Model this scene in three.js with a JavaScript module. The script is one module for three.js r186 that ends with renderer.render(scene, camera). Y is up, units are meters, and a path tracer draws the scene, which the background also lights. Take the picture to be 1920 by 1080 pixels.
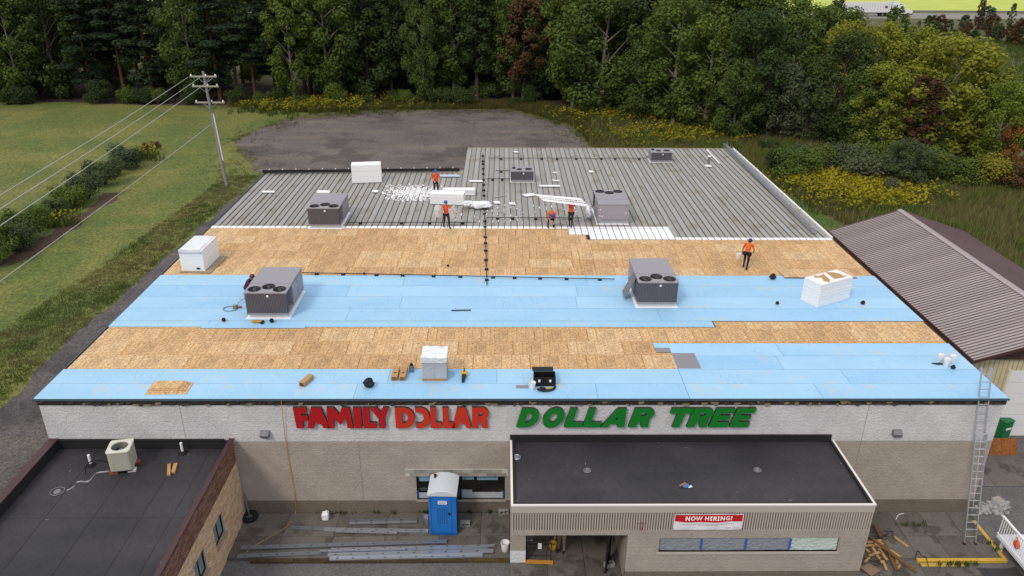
import * as THREE from 'three';
import { mergeGeometries } from 'three/addons/utils/BufferGeometryUtils.js';
import { RoundedBoxGeometry } from 'three/addons/geometries/RoundedBoxGeometry.js';

// ------------------------------------------------------------ camera, sky, sun, exposure
const EYE = new THREE.Vector3(0, 22.2, 0), FOCAL = 1430.5, PITCH = 0.4273, YAW = 0.0132, ROLL = 0.0067;
const scene = new THREE.Scene();
const camera = new THREE.PerspectiveCamera(2 * Math.atan(540 / FOCAL) * 180 / Math.PI, 1920 / 1080, 0.5, 2500);
const FWD = new THREE.Vector3(Math.sin(YAW) * Math.cos(PITCH), -Math.sin(PITCH), -Math.cos(YAW) * Math.cos(PITCH));
const RIGHT0 = new THREE.Vector3(Math.cos(YAW), 0, Math.sin(YAW)), UP0 = new THREE.Vector3().crossVectors(RIGHT0, FWD);
const RIGHT = RIGHT0.clone().multiplyScalar(Math.cos(ROLL)).addScaledVector(UP0, Math.sin(ROLL));
const UP = RIGHT0.clone().multiplyScalar(-Math.sin(ROLL)).addScaledVector(UP0, Math.cos(ROLL));
camera.position.copy(EYE);
camera.quaternion.setFromRotationMatrix(new THREE.Matrix4().makeBasis(RIGHT, UP, FWD.clone().negate()));
scene.add(camera);

const renderer = new THREE.WebGLRenderer({ antialias: true });
renderer.toneMapping = THREE.LinearToneMapping;
renderer.toneMappingExposure = 1.0;
renderer.shadowMap.enabled = true;

{ // overcast sky: bright overhead, dimmer towards the horizon, the same all round
  const w = 64, h = 32, d = new Float32Array(w * h * 4);
  for (let j = 0; j < h; j++) for (let i = 0; i < w; i++) {
    const el = ((j + .5) / h - .5) * Math.PI, s = Math.max(0, Math.sin(el));
    const l = el < 0 ? .3 : .5 + .62 * s, k = (j * w + i) * 4;
    d[k] = l * .96; d[k + 1] = l * .99; d[k + 2] = l * 1.06; d[k + 3] = 1;
  }
  const t = new THREE.DataTexture(d, w, h, THREE.RGBAFormat, THREE.FloatType);
  t.mapping = THREE.EquirectangularReflectionMapping; t.magFilter = t.minFilter = THREE.LinearFilter; t.needsUpdate = true;
  scene.background = t; scene.environment = t;
}
const sun = new THREE.DirectionalLight(0xfff3e2, 1.5);
sun.position.set(-46, 78, 8); sun.target.position.set(0, 0, -55);
sun.castShadow = true; sun.shadow.radius = 24; sun.shadow.mapSize.set(4096, 4096);
Object.assign(sun.shadow.camera, { left: -120, right: 140, top: 120, bottom: -200, near: 1, far: 420 });
scene.add(sun, sun.target);

// ------------------------------------------------------------ helpers
let seed = 7;
const rnd = () => { seed = (seed * 1664525 + 1013904223) >>> 0; return seed / 4294967296; };
const rr = (a, b) => a + (b - a) * rnd();
const pick = a => a[Math.floor(rnd() * a.length)];
const V = (x, y, z) => new THREE.Vector3(x, y, z);
// a pixel of the photograph gives a direction; the distance comes from the plane that the thing touches
const ray = (x, y) => FWD.clone().addScaledVector(RIGHT, (x - 960) / FOCAL).addScaledVector(UP, -(y - 540) / FOCAL);
const G = (x, y, h = 0) => { const d = ray(x, y); return EYE.clone().addScaledVector(d, (h - EYE.y) / d.y); };
const onZ = (x, y, z) => { const d = ray(x, y); return EYE.clone().addScaledVector(d, z / d.z); };
const RF = 5.75, GY = -0.12;           // roof surface, ground beside the kerbs

const used = {};
function numbered(n) { const k = used[n] = (used[n] ?? -1) + 1; return k ? n + '_' + String(k).padStart(3, '0') : n; }
function shade(o) { o.castShadow = o.receiveShadow = true; return o; }
function tag(o, label, category, group, kind) {
  if (label) o.userData.label = label;
  if (category) o.userData.category = category;
  if (group) o.userData.group = group;
  if (kind) o.userData.kind = kind;
  return o;
}
function thing(name, label, category, pos, turn = 0, group) {
  const o = new THREE.Group(); o.name = numbered(name); scene.add(o);
  if (pos) o.position.copy(pos); o.rotation.y = turn;
  return tag(o, label, category, group);
}
function merged(gs) {
  if (!Array.isArray(gs)) return gs;
  if (gs.length === 1) return gs[0];
  return mergeGeometries(gs.map(g => { const n = g.index ? g.toNonIndexed() : g; for (const k of Object.keys(n.attributes)) if (!['position', 'normal', 'uv', 'color'].includes(k)) n.deleteAttribute(k); return n; }));
}
function part(name, gs, mat, parent, label) {
  const m = shade(new THREE.Mesh(merged(gs), mat)); m.name = name;
  if (label) m.userData.label = label;
  if (parent) parent.add(m); else { m.name = numbered(name); scene.add(m); }
  return m;
}
function sub(name, parent) { const g = new THREE.Group(); g.name = name; parent.add(g); return g; }
function struct(name, gs, mat) { const m = part(name, gs, mat); m.userData.kind = 'structure'; return m; }
function copy(o, pos, turn = 0, label) {
  const c = o.clone(); c.name = numbered(o.name.replace(/_\d{3}$/, '')); c.userData = { ...o.userData }; scene.add(c);
  if (pos) c.position.copy(pos); c.rotation.y = turn; if (label) c.userData.label = label;
  return c;
}
// uv in metres, by the side that a face looks to
function muv(g, ox = 0, oy = 0) {
  if (!g.attributes.normal) g.computeVertexNormals();
  const p = g.attributes.position, n = g.attributes.normal, uv = new Float32Array(p.count * 2);
  for (let i = 0; i < p.count; i++) {
    const ax = Math.abs(n.getX(i)), ay = Math.abs(n.getY(i)), az = Math.abs(n.getZ(i));
    const [u, v] = ay >= ax && ay >= az ? [p.getX(i), -p.getZ(i)] : ax > az ? [-p.getZ(i), p.getY(i)] : [p.getX(i), p.getY(i)];
    uv[2 * i] = u + ox; uv[2 * i + 1] = v + oy;
  }
  g.setAttribute('uv', new THREE.BufferAttribute(uv, 2)); return g;
}
const box = (w, h, d, x = 0, y = 0, z = 0) => muv(new THREE.BoxGeometry(w, h, d).translate(x, y, z));
const span = (x0, x1, y0, y1, z0, z1) => box(Math.abs(x1 - x0), Math.abs(y1 - y0), Math.abs(z1 - z0), (x0 + x1) / 2, (y0 + y1) / 2, (z0 + z1) / 2);
const rbox = (w, h, d, x, y, z, r = .02) => muv(new RoundedBoxGeometry(w, h, d, 2, r).translate(x, y, z));
const cyl = (r0, r1, h, x, y, z, n = 14) => new THREE.CylinderGeometry(r0, r1, h, n).translate(x, y, z);
function rod(a, b, r, n = 6, r2 = r) {
  const d = b.clone().sub(a), g = new THREE.CylinderGeometry(r2, r, d.length(), n);
  g.applyQuaternion(new THREE.Quaternion().setFromUnitVectors(V(0, 1, 0), d.clone().normalize()));
  return g.translate((a.x + b.x) / 2, (a.y + b.y) / 2, (a.z + b.z) / 2);
}
const tube = (pts, r, seg = 24, n = 6) => new THREE.TubeGeometry(new THREE.CatmullRomCurve3(pts), seg, r, n);
function extr(shape, depth, bevel = 0) { return new THREE.ExtrudeGeometry(shape, { depth, bevelEnabled: bevel > 0, bevelSize: bevel, bevelThickness: bevel, bevelSegments: 1, curveSegments: 8 }); }
const poly = pts => new THREE.Shape(pts.map(p => new THREE.Vector2(p[0], p[1])));
const hole = (s, x0, x1, y0, y1) => { const h = new THREE.Path(); h.moveTo(x0, y0); h.lineTo(x1, y0); h.lineTo(x1, y1); h.lineTo(x0, y1); h.closePath(); s.holes.push(h); return s; };

// ------------------------------------------------------------ textures
const hsh = (x, y, s) => { let h = Math.imul(x | 0, 374761393) ^ Math.imul(y | 0, 668265263) ^ Math.imul(s | 0, 1274126177); h = Math.imul(h ^ (h >>> 13), 1274126177); return ((h ^ (h >>> 16)) >>> 0) / 4294967296; };
function vn(u, v, px, py, s) {           // value noise that repeats after px, py cells
  const x = u * px, y = v * py, xi = Math.floor(x), yi = Math.floor(y), fx = x - xi, fy = y - yi;
  const sx = fx * fx * (3 - 2 * fx), sy = fy * fy * (3 - 2 * fy), x0 = ((xi % px) + px) % px, x1 = (x0 + 1) % px, y0 = ((yi % py) + py) % py, y1 = (y0 + 1) % py;
  const a = hsh(x0, y0, s), b = hsh(x1, y0, s), c = hsh(x0, y1, s), d = hsh(x1, y1, s);
  return a + (b - a) * sx + (c - a) * sy + (a - b - c + d) * sx * sy;
}
function fbm(u, v, px, py, oct, s) { let t = 0, a = .5, n = 0; for (let i = 0; i < oct; i++) { t += a * vn(u, v, px, py, s + i); n += a; a *= .55; px *= 2; py *= 2; } return t / n; }
const clamp = (x, a = 0, b = 1) => Math.min(b, Math.max(a, x)), mix = (a, b, t) => a + (b - a) * t, sst = (a, b, x) => { const t = clamp((x - a) / (b - a)); return t * t * (3 - 2 * t); };
function tex(w, h, metresU, metresV, fn, srgb = true) {
  const d = new Uint8Array(w * h * 4);
  for (let j = 0; j < h; j++) for (let i = 0; i < w; i++) {
    const c = fn((i + .5) / w, (j + .5) / h), k = (j * w + i) * 4;
    if (typeof c === 'number') d[k] = d[k + 1] = d[k + 2] = clamp(c) * 255; else { d[k] = clamp(c[0]) * 255; d[k + 1] = clamp(c[1]) * 255; d[k + 2] = clamp(c[2]) * 255; }
    d[k + 3] = 255;
  }
  const t = new THREE.DataTexture(d, w, h); t.wrapS = t.wrapT = THREE.RepeatWrapping; t.magFilter = THREE.LinearFilter; t.minFilter = THREE.LinearMipmapLinearFilter; t.generateMipmaps = true;
  if (srgb) t.colorSpace = THREE.SRGBColorSpace;
  t.repeat.set(1 / metresU, 1 / metresV); t.needsUpdate = true; return t;
}
const c3 = (r, g, b) => [r / 255, g / 255, b / 255];
const lerp3 = (a, b, t) => [mix(a[0], b[0], t), mix(a[1], b[1], t), mix(a[2], b[2], t)];
const mul3 = (a, k) => [a[0] * k, a[1] * k, a[2] * k];
const M = (color, roughness = .8, o = {}) => new THREE.MeshStandardMaterial({ color, roughness, ...o });

const T = {};
{ // oriented strand board: wood flakes, and the nailing lines printed across it at 16 and 24 inches
  const W = 1024, H = 512, a = new Float32Array(W * H * 3), tones = [c3(206, 170, 124), c3(220, 188, 146), c3(190, 150, 102), c3(212, 176, 130), c3(230, 206, 168), c3(170, 130, 86)];
  for (let i = 0; i < W * H; i++) { a[3 * i] = .78; a[3 * i + 1] = .62; a[3 * i + 2] = .4; }
  for (let n = 0; n < 17000; n++) {
    const cx = rnd() * W, cy = rnd() * H, L = rr(8, 30), B = rr(2, 6), an = rr(-.7, .7) + (rnd() < .25 ? 1.4 : 0), t = mul3(pick(tones), rr(.88, 1.08)), ca = Math.cos(an), sa = Math.sin(an), R = Math.ceil(L);
    for (let y = -R; y <= R; y++) for (let x = -R; x <= R; x++) {
      const p = x * ca + y * sa, q = -x * sa + y * ca; if (Math.abs(p) > L || Math.abs(q) > B * (1 - .3 * Math.abs(p) / L)) continue;
      const k = 3 * (((Math.floor(cy + y) + H) % H) * W + (Math.floor(cx + x) + W) % W); a[k] = t[0]; a[k + 1] = t[1]; a[k + 2] = t[2];
    }
  }
  const lines = [0, .4064, .6096, .8128, 1.2192, 1.6256, 1.8288, 2.032, 2.4384].map(m => m / 2.44);
  T.osb = tex(W, H, 2.44, 1.22, (u, v) => {
    const k = 3 * (Math.min(H - 1, Math.floor(v * H)) * W + Math.min(W - 1, Math.floor(u * W)));
    let c = [a[k], a[k + 1], a[k + 2]]; c = mul3(c, .9 + .2 * fbm(u, v, 5, 3, 3, 4));
    let l = 0; lines.forEach((m, n) => { if (Math.abs(u - m) < .0034 && vn(m, v, 40, 9, 60 + n) > .3) l = 1; });
    return l ? lerp3(c, c3(104, 66, 34), .55) : c;
  });
}
T.blue = tex(1024, 512, 8, 4, (u, v) => { const n = fbm(u, v, 4, 4, 4, 11), f = fbm(u, v, 90, 60, 2, 12), sc = vn(u, v, 60, 220, 15) > .965 && vn(u, v, 9, 7, 16) > .6; const d = sst(.66, .78, fbm(u, v, 7, 5, 4, 17)) * .35; return sc ? c3(95, 125, 150) : lerp3(lerp3(c3(148, 195, 229), c3(171, 210, 238), n * .9 + (f - .5) * .35), c3(206, 200, 184), d); });
T.blueBump = tex(1024, 512, 8, 4, (u, v) => { const w = Math.abs(fbm(u + .03 * fbm(u, v, 6, 6, 2, 21), v, 22, 5, 3, 22) - .5); return .55 - .45 * Math.exp(-w * 26) * sst(.45, .65, fbm(u, v, 6, 6, 2, 23)) + .2 * fbm(u, v, 12, 8, 2, 24); }, false);
T.metal = tex(1024, 1024, 6.4, 20, (u, v) => {
  const st = fbm(u, v, 64, 5, 4, 31), b = fbm(u, v, 10, 14, 4, 32), f = fbm(u, v, 200, 200, 2, 33);
  let c = lerp3(c3(154, 152, 148), c3(176, 174, 170), st); c = lerp3(c, c3(134, 120, 100), .5 * sst(.58, .76, b)); c = mul3(c, .92 + .16 * f);
  return vn(u, v, 160, 120, 34) > .982 && b > .45 ? c3(214, 214, 212) : c;
});
T.splitBump = tex(1024, 1024, 3.2, 3.2, (u, v) => { // rock-faced block relief
  const row = Math.floor(v * 16), off = row % 2 ? .5 : 0, bx = u * 8 + off, col = Math.floor(bx) % 8, fx = bx - Math.floor(bx), fy = v * 16 - row;
  const e = Math.min(fx * 2, (1 - fx) * 2, fy, 1 - fy), t = hsh(col, row, 5), t2 = hsh(col, row, 6) - .5, t3 = hsh(col, row, 8) - .5;
  return .3 + .1 * t + .14 * t2 * (fx - .5) + .16 * t3 * (fy - .5) + .8 * (fbm(u, v, 72, 72, 3, 41) - .4) - .14 * (1 - sst(0, .06, e));
}, false);
T.split = tex(512, 512, 3.2, 3.2, (u, v) => mul3([1, 1, 1], .82 + .1 * fbm(u, v, 6, 6, 3, 44) + .12 * fbm(u, v, 90, 90, 2, 45)));
T.lawn = tex(1024, 1024, 30, 30, (u, v) => {
  const a = fbm(u, v, 5, 5, 5, 51), b = fbm(u, v, 14, 10, 4, 52), f = fbm(u, v, 240, 240, 2, 53);
  let c = lerp3(c3(92, 102, 44), c3(114, 115, 54), sst(.25, .75, a)); c = lerp3(c, c3(80, 98, 40), .5 * sst(.5, .75, b)); c = lerp3(c, c3(128, 116, 72), .3 * sst(.64, .8, fbm(u, v, 11, 23, 4, 54)));
  return mul3(c, .66 + .62 * f);
});
T.gravel = tex(1024, 1024, 24, 24, (u, v) => {
  const a = fbm(u, v, 5, 7, 5, 61), b = fbm(u, v, 3, 16, 4, 62), f = fbm(u, v, 300, 300, 2, 63);
  let c = lerp3(c3(96, 92, 92), c3(132, 126, 122), a); c = lerp3(c, c3(142, 128, 112), .4 * sst(.5, .8, b)); c = lerp3(c, c3(70, 66, 66), .5 * sst(.6, .75, fbm(u, v, 6, 6, 4, 64)));
  return mul3(c, .68 + .6 * f);
});
T.asphalt = tex(512, 512, 8, 8, (u, v) => { const a = fbm(u, v, 4, 4, 5, 71), f = fbm(u, v, 160, 160, 2, 72); return mul3(lerp3(c3(88, 86, 88), c3(116, 113, 112), a), .8 + .36 * f); });
T.concrete = tex(512, 512, 4, 4, (u, v) => { const a = fbm(u, v, 4, 4, 5, 81), f = fbm(u, v, 120, 120, 2, 82), s = fbm(u, v, 7, 7, 4, 83); return mul3(lerp3(lerp3(c3(126, 122, 116), c3(152, 147, 140), a), c3(92, 88, 82), .7 * sst(.52, .72, s)), .86 + .26 * f); });
T.epdm = tex(1024, 1024, 10, 10, (u, v) => { const a = fbm(u, v, 5, 5, 5, 91), b = fbm(u, v, 3, 9, 4, 92), f = fbm(u, v, 120, 120, 2, 93), s = vn(u, v, 90, 90, 94) > .985 && a > .5; let c = lerp3(c3(32, 30, 33), c3(66, 63, 67), a * .8 + b * .6 - .2); return s ? c3(150, 148, 146) : mul3(c, .86 + .26 * f); });
T.soil = tex(512, 512, 14, 14, (u, v) => { const a = fbm(u, v, 5, 5, 5, 101), f = fbm(u, v, 90, 90, 2, 102); return mul3(lerp3(c3(72, 76, 42), c3(104, 98, 60), a), .6 + .7 * f); });
T.field = tex(512, 512, 60, 60, (u, v) => lerp3(c3(168, 184, 78), c3(192, 200, 92), fbm(u, v, 9, 9, 5, 106)));  // sunlight on the distant grass is put into this paler yellow-green
T.fine = tex(256, 256, 1, 1, (u, v) => fbm(u, v, 40, 40, 3, 111), false);
T.wood = tex(256, 512, .4, 2.4, (u, v) => mul3(lerp3(c3(196, 158, 108), c3(166, 126, 80), fbm(u, v, 26, 3, 4, 121)), .86 + .28 * fbm(u, v, 60, 8, 2, 122)));
T.film = tex(512, 512, 1.6, 1.6, (u, v) => .5 + .9 * (Math.abs(fbm(u, v, 7, 9, 4, 131) - .5) * 2 - .3), false);

const mat = {
  osb: [0xffffff, 0xf6eee4, 0xeee4d8, 0xfffaf4, 0xf2eadf].map(c => M(c, .85, { map: T.osb })),
  osbEdge: M(0xc09a62, .9),
  blue: [0xffffff, 0xf9fcfe, 0xf4f9fd].map(c => M(c, .5, { map: T.blue, bumpMap: T.blueBump, bumpScale: .035 })),
  blueEdge: M(0x4c5a66, .8), greySide: M(0x8a868a, .75, { bumpMap: T.fine, bumpScale: .003 }),
  metal: [0xffffff, 0xf8f6f2, 0xf0eeea, 0xfaf7f0, 0xeae6de].map(c => M(c, .55, { map: T.metal, metalness: .15 })),
  seam: M(0x4a4744, .6, { metalness: .2 }),
  white: M(0xeeeeee, .6), eps: M(0xf2f3f5, .75, { bumpMap: T.fine, bumpScale: .003 }), epsJoint: M(0xb9bdc4, .8),
  wallWhite: M(0xdedde0, .85, { map: T.split, bumpMap: T.splitBump, bumpScale: .03 }), wallTan: M(0xb7aba0, .88, { map: T.split, bumpMap: T.splitBump, bumpScale: .03 }), wallBase: M(0x7f7265, .9, { map: T.split, bumpMap: T.splitBump, bumpScale: .03 }),
  smoothTan: M(0xb9aea4, .85, { bumpMap: T.fine, bumpScale: .004 }),
  dark: M(0x1c1b1d, .8), black: M(0x0e0e10, .6), rubber: M(0x161618, .9), grey: M(0x77757a, .6), galv: M(0xb4bac4, .36, { metalness: .75 }), galvDark: M(0x8e949e, .42, { metalness: .7 }), alu: M(0xc6cace, .35, { metalness: .8 }),
  hvacTop: M(0x98949a, .5, { metalness: .1 }), hvacSide: M(0x98949a, .5, { metalness: .1 }), coil: M(0x4c4a52, .6), coilFin: M(0x626068, .55), curb: M(0xd6d8dc, .6, { metalness: .2 }), fan: M(0x1a1a1d, .5), steel: M(0xa8abb0, .35, { metalness: .8 }),
  lawn: M(0xffffff, .95, { map: T.lawn }), gravel: M(0xe6deda, .95, { map: T.gravel }), asphalt: M(0xffffff, .92, { map: T.asphalt }), asphaltDark: M(0x9a9aa0, .9, { map: T.asphalt }), soil: M(0xffffff, .97, { map: T.soil }),
  concrete: [0xc4c2c0, 0xbab7b4, 0xaeaba8, 0xc0bdba].map(c => M(c, .9, { map: T.concrete })), epdm: M(0xffffff, .62, { map: T.epdm }),
  yellow: M(0xc9a23e, .8, { bumpMap: T.fine, bumpScale: .004 }), brownMetal: M(0x4a2d2c, .55), shedRoof: [0xa89c9b, 0xa29694, 0xada19f].map(c => M(c, .42, { metalness: .1 })), shedRib: M(0x6a585b, .5), siding: M(0xc8bd9f, .7), shedGable: M(0x4b2f30, .7),
  plastic: M(0xdfe4ea, .3, { transparent: true, opacity: .5, bumpMap: T.film, bumpScale: .03, side: THREE.DoubleSide }), plasticW: M(0xe8ebef, .35, { bumpMap: T.film, bumpScale: .04, side: THREE.DoubleSide }),
  glass: new THREE.MeshPhysicalMaterial({ color: 0xffffff, roughness: .05, transmission: 1, thickness: 0, ior: 1.5 }), darkGlass: M(0x15181c, .08), wood: M(0xffffff, .85, { map: T.wood }), oldWood: M(0x9a8f86, .9, { map: T.wood }), card: M(0xb58c5c, .9), orange: M(0xe0622a, .8),
  blueTape: M(0x2f63b0, .6), porta: M(0x1f73c4, .45), portaDk: M(0x175a9e, .5), portaRoof: M(0xcdd3da, .5), red: M(0xb0161c, .45), redO: M(0xc8331c, .45), green: M(0x0c7a26, .45), letterSide: M(0x3a3a38, .6),
  bark: M(0x4a4038, .95), barkPale: M(0x8a8276, .95), barkRed: M(0x5a3f30, .95), binGreen: M(0x127040, .5),
};

// ------------------------------------------------------------ ground
const gh = (x, z) => { const d = -z; return GY - .016 + 3.1 * sst(135, 218, d) + 6 * sst(300, 800, d); };
{
  const g = new THREE.PlaneGeometry(1700, 1300, 340, 260).rotateX(-Math.PI / 2).translate(0, 0, -560), p = g.attributes.position;
  for (let i = 0; i < p.count; i++) p.setY(i, gh(p.getX(i), p.getZ(i)));
  g.computeVertexNormals(); struct('ground', muv(g), mat.soil);
}
// a flat sheet with a ragged edge
function sheet(name, pts, y, m, rag = .5, step = 1.2) {
  const out = [];
  for (let i = 0; i < pts.length; i++) {
    const a = pts[i], b = pts[(i + 1) % pts.length], L = Math.hypot(b[0] - a[0], b[1] - a[1]), n = rag ? Math.max(1, Math.round(L / step)) : 1;
    for (let k = 0; k < n; k++) { const t = k / n, nx = -(b[1] - a[1]) / L, nz = (b[0] - a[0]) / L, o = rag ? rag * ((fbm(t * L / 40 + i * .37, .5, 24, 4, 3, 140 + i) - .5) * 2.4 + rr(-.25, .25)) : 0; out.push(new THREE.Vector2(mix(a[0], b[0], t) + nx * o, -(mix(a[1], b[1], t) + nz * o))); }
  }
  const g = new THREE.ShapeGeometry(new THREE.Shape(out)).rotateX(-Math.PI / 2).translate(0, y, 0);
  return struct(name, muv(g), m);
}
sheet('lawn', [[-25.8, -26], [-26.4, -40], [-25.9, -53], [-25.7, -65], [-25.3, -77], [-31, -88], [-33.5, -93], [-30, -104], [-26, -109], [-45, -113], [-70, -116], [-120, -117], [-130, -60], [-90, -26]], GY - .008, mat.lawn, .5);
sheet('mown_grass', [[20.8, -50], [29.5, -59], [29, -66], [26.5, -74], [20.5, -72]], GY - .008, M(0xb8d89a, .95, { map: T.lawn }), .5);
sheet('gravel_lot', [[-25.4, -66], [-25, -78], [-31, -89], [-32.5, -93.5], [-29, -103.5], [-17, -110], [1, -111.2], [8, -101], [10.5, -89], [14, -72], [14, -62], [-17, -56]], GY - .004, mat.gravel, .9);
sheet('driveway', [[-25.9, -26], [-26.4, -40], [-25.9, -53], [-25.6, -68], [-17.5, -68], [-17.5, -10], [-34, -10], [-30, -22]], GY, M(0xc8c6ca, .95, { map: T.gravel }), .4);
sheet('parking_lot', [[-10.9, -23.1], [60, -22.9], [60, 6], [-40, 6], [-40, -9.5], [-10.9, -9.5]], GY + .002, mat.asphalt, 0);
sheet('side_yard', [[20.1, -33], [34, -31], [60, -26], [60, -22.95], [20.1, -22.95]], GY + .001, mat.asphalt, 0);
sheet('forest_floor', [[-150, -116.5], [-70, -115.5], [-30, -113], [0, -114.5], [14, -106], [30, -98], [44, -94], [60, -100], [70, -130], [-150, -132]], GY - .0145, M(0x8a7664, .97, { map: T.gravel }), .8);
sheet('dirt_track', [[-36.6, -53], [-36, -62], [-36.6, -71], [-38.2, -71], [-37.4, -62], [-38.2, -53]], GY - .003, M(0xb49a78, .95, { map: T.gravel }), .5);
{ // the highway on its bank, and the field beyond with sunshine painted into its colour
  const y = gh(0, -225) + .05;
  struct('highway', span(-400, 500, y - .3, y + .05, -243, -224), M(0xffffff, .9, { map: T.concrete }));
  struct('highway_bank', span(-400, 500, y - 3, y - .28, -246, -221), M(0xb9b4aa, .95, { map: T.gravel }));
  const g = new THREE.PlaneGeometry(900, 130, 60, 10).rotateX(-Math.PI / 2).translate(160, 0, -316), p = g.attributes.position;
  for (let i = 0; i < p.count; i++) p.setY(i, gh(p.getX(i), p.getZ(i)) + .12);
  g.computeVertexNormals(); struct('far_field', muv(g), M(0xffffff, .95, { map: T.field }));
  const b = thing('guard_rail', 'long grey guard rail along the far edge of the highway', 'guard rail', V(0, y, -242));
  part('beam', [span(30, 260, .55, .85, -.06, .06)], mat.grey, b);
  const post = box(.14, .6, .14, 0, .27, 0); for (let x = 32; x < 260; x += 8) part('post', post, mat.grey, b).position.x = x;
}

// ------------------------------------------------------------ the store
const XL = -18.28, XR = 20.07, ZF = -25.65, ZB = -65.6, XS = -3.1, ZS = -57.7;   // XS, ZS: the notch at the back left
const store = thing('store_building', 'large store with white and tan block walls and half re-covered flat roof', 'building', V(0, 0, 0));
{
  const t = .25, win = [-3.6, .1, .68, 1.92], rect = (x0, x1, y0, y1) => poly([[x0, y0], [x1, y0], [x1, y1], [x0, y1]]);
  const front = (s, d = t) => muv(extr(s, d).translate(0, 0, ZF - d));
  part('wall_base', front(rect(XL, XR, -.2, .66)), mat.wallBase, store, 'brown painted base of the block wall');
  part('wall_tan_band', front(hole(rect(XL, XR, .66, 3.68), win[0], win[1], win[2], win[3])), mat.wallTan, store, 'tan painted middle of the block wall');
  part('wall_white_band', front(rect(XL, XR, 3.68, 5.44)), mat.wallWhite, store, 'white painted top of the block wall');
  part('side_wall', span(XL, XL + t, -.2, 5.5, ZF - t, ZS), mat.wallTan, store); part('side_wall', span(XR - t, XR, -.2, 5.5, ZF - t, ZB), mat.wallTan, store);
  part('back_wall', [span(XL + t, XS, -.2, 5.5, ZS, ZS + t), span(XS, XS + t, -.2, 5.5, ZB, ZS), span(XS + t, XR - t, -.2, 5.5, ZB, ZB + t)], mat.wallTan, store);
  part('floor_slab', span(XL + t, XR - t, -.1, -.02, ZF - t, ZB + t), mat.concrete[2], store);
  // control joints in the block face
  for (const [px, py0, px1, py1] of [[336, 760, 347, 820], [1630, 760, 1607, 880], [672, 830, 680, 936]]) { const a = onZ(px, py0, ZF), b = onZ(px1, py1, ZF); part('control_joint', rod(V(a.x, a.y, ZF), V(a.x + (b.x - a.x) * .15, b.y, ZF), .008, 4), mat.grey, store); }
  // roof body under the coverings
  part('roof_deck', [span(XL - .02, XR + .02, 5.5, RF - .05, ZF - .1, ZS), span(XS - .02, XR + .02, 5.5, RF - .05, ZS, ZB)], mat.dark, store);
  // torn old edge: dark nailer with crumbling foam, then a new drip edge
  part('edge_nailer', span(XL - .04, XR + .04, 5.44, 5.66, ZF - .12, ZF + .04), M(0x2a2624, .95), store);
  const foam = [[], []]; for (let x = XL; x < XR - .3;) { const w = rr(.05, .3); if (rnd() < .7) { const g = new THREE.IcosahedronGeometry(.5, 1), p = g.attributes.position; for (let i = 0; i < p.count; i++) { const k = 1 + .5 * (hsh(Math.round(p.getX(i) * 99), Math.round(p.getY(i) * 99 + p.getZ(i) * 31), 12) - .5); p.setXYZ(i, p.getX(i) * k * w * 1.3, p.getY(i) * k, p.getZ(i) * k); } g.scale(1, rr(.05, .17), rr(.06, .14)); g.computeVertexNormals(); foam[rnd() < .35 ? 0 : 1].push(muv(g.translate(x + w / 2, rr(5.46, 5.58), ZF + .05))); } x += w * rr(.7, 1.6); }
  foam.forEach((f, i) => { part('old_foam', f, M(i ? 0x3a342c : 0x7a7054, .95), store, i ? 'dark crumbling felt along the roof edge' : 'crumbling old foam along the roof edge').userData.kind = 'stuff'; });
  part('drip_edge', [span(XL - .12, XR + .1, 5.665, 5.735, ZF + .06, ZF + .1), span(XL - .14, XL - .1, 5.62, 5.735, ZS, ZF + .1)], mat.blueEdge, store);
  part('rake_trim', [span(XR + .02, XR + .14, 5.6, RF + .05, ZB - .05, -43.6)], mat.white, store, 'white trim along the edge of the bare metal roof');
  // window
  const w = sub('window', store); w.name = 'window';
  part('frame', [span(win[0], win[1], win[2], win[2] + .07, ZF - .2, ZF - .1), span(win[0], win[1], win[3] - .07, win[3], ZF - .2, ZF - .1), ...[win[0] + .035, -2.6, -1.75, -1.15, win[1] - .035].map(x => span(x - .035, x + .035, win[2] + .07, win[3] - .07, ZF - .2, ZF - .1))], mat.black, w);
  part('pane', span(win[0], win[1], win[2], win[3], ZF - .156, ZF - .15), mat.glass, w);
  for (const [x0, x1, y0] of [[-3.5, -2.75, 1.52], [-1.7, -1.2, 1.6], [-1.08, -.2, 1.58]]) part('window_poster', span(x0, x1, y0, 1.83, ZF - .19, ZF - .175), M(0x8fb6cc, .6), w, 'pale blue panel behind the glass');
  part('plastic_film', [span(win[0] + .05, -2.2, .72, 1.0, ZF - .09, ZF - .085), span(-1.5, win[1] - .05, .72, 1.02, ZF - .09, ZF - .085), span(-1.72, -1.28, .74, 1.16, ZF - .075, ZF - .07)], mat.plastic, w, 'sagging plastic film taped over the lower glass');
  part('tape', [span(win[0] + .02, win[0] + .08, .7, 1.1, ZF - .083, ZF - .08), span(-1.76, -1.7, .9, 1.2, ZF - .07, ZF - .066), span(win[1] - .1, win[1] - .04, .7, 1.08, ZF - .083, ZF - .08)], mat.blueTape, w);
  part('sill', span(win[0] - .04, win[1] + .04, .6, .68, ZF - .1, ZF + .05), mat.wallTan, w);
  // smooth block lintel over the window
  const lin = sub('lintel', store), tones = [0x9b958c, 0xa8a198, 0x8d8780].map(c => M(c, .9, { bumpMap: T.fine, bumpScale: .004 }));
  for (let r = 0; r < 2; r++) for (let k = 0; k < 10; k++) { const x0 = -3.85 + k * .4 - r * .2; if (x0 + .39 > .26) continue; part('block', box(.39, .165, .06, x0 + .195, 2.02 + r * .175, ZF + .012), tones[(k + r) % 3], lin); }
  part('mortar', span(-4.03, .24, 1.93, 2.285, ZF - .01, ZF + .02), M(0xcac6be, .9), lin);

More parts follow.
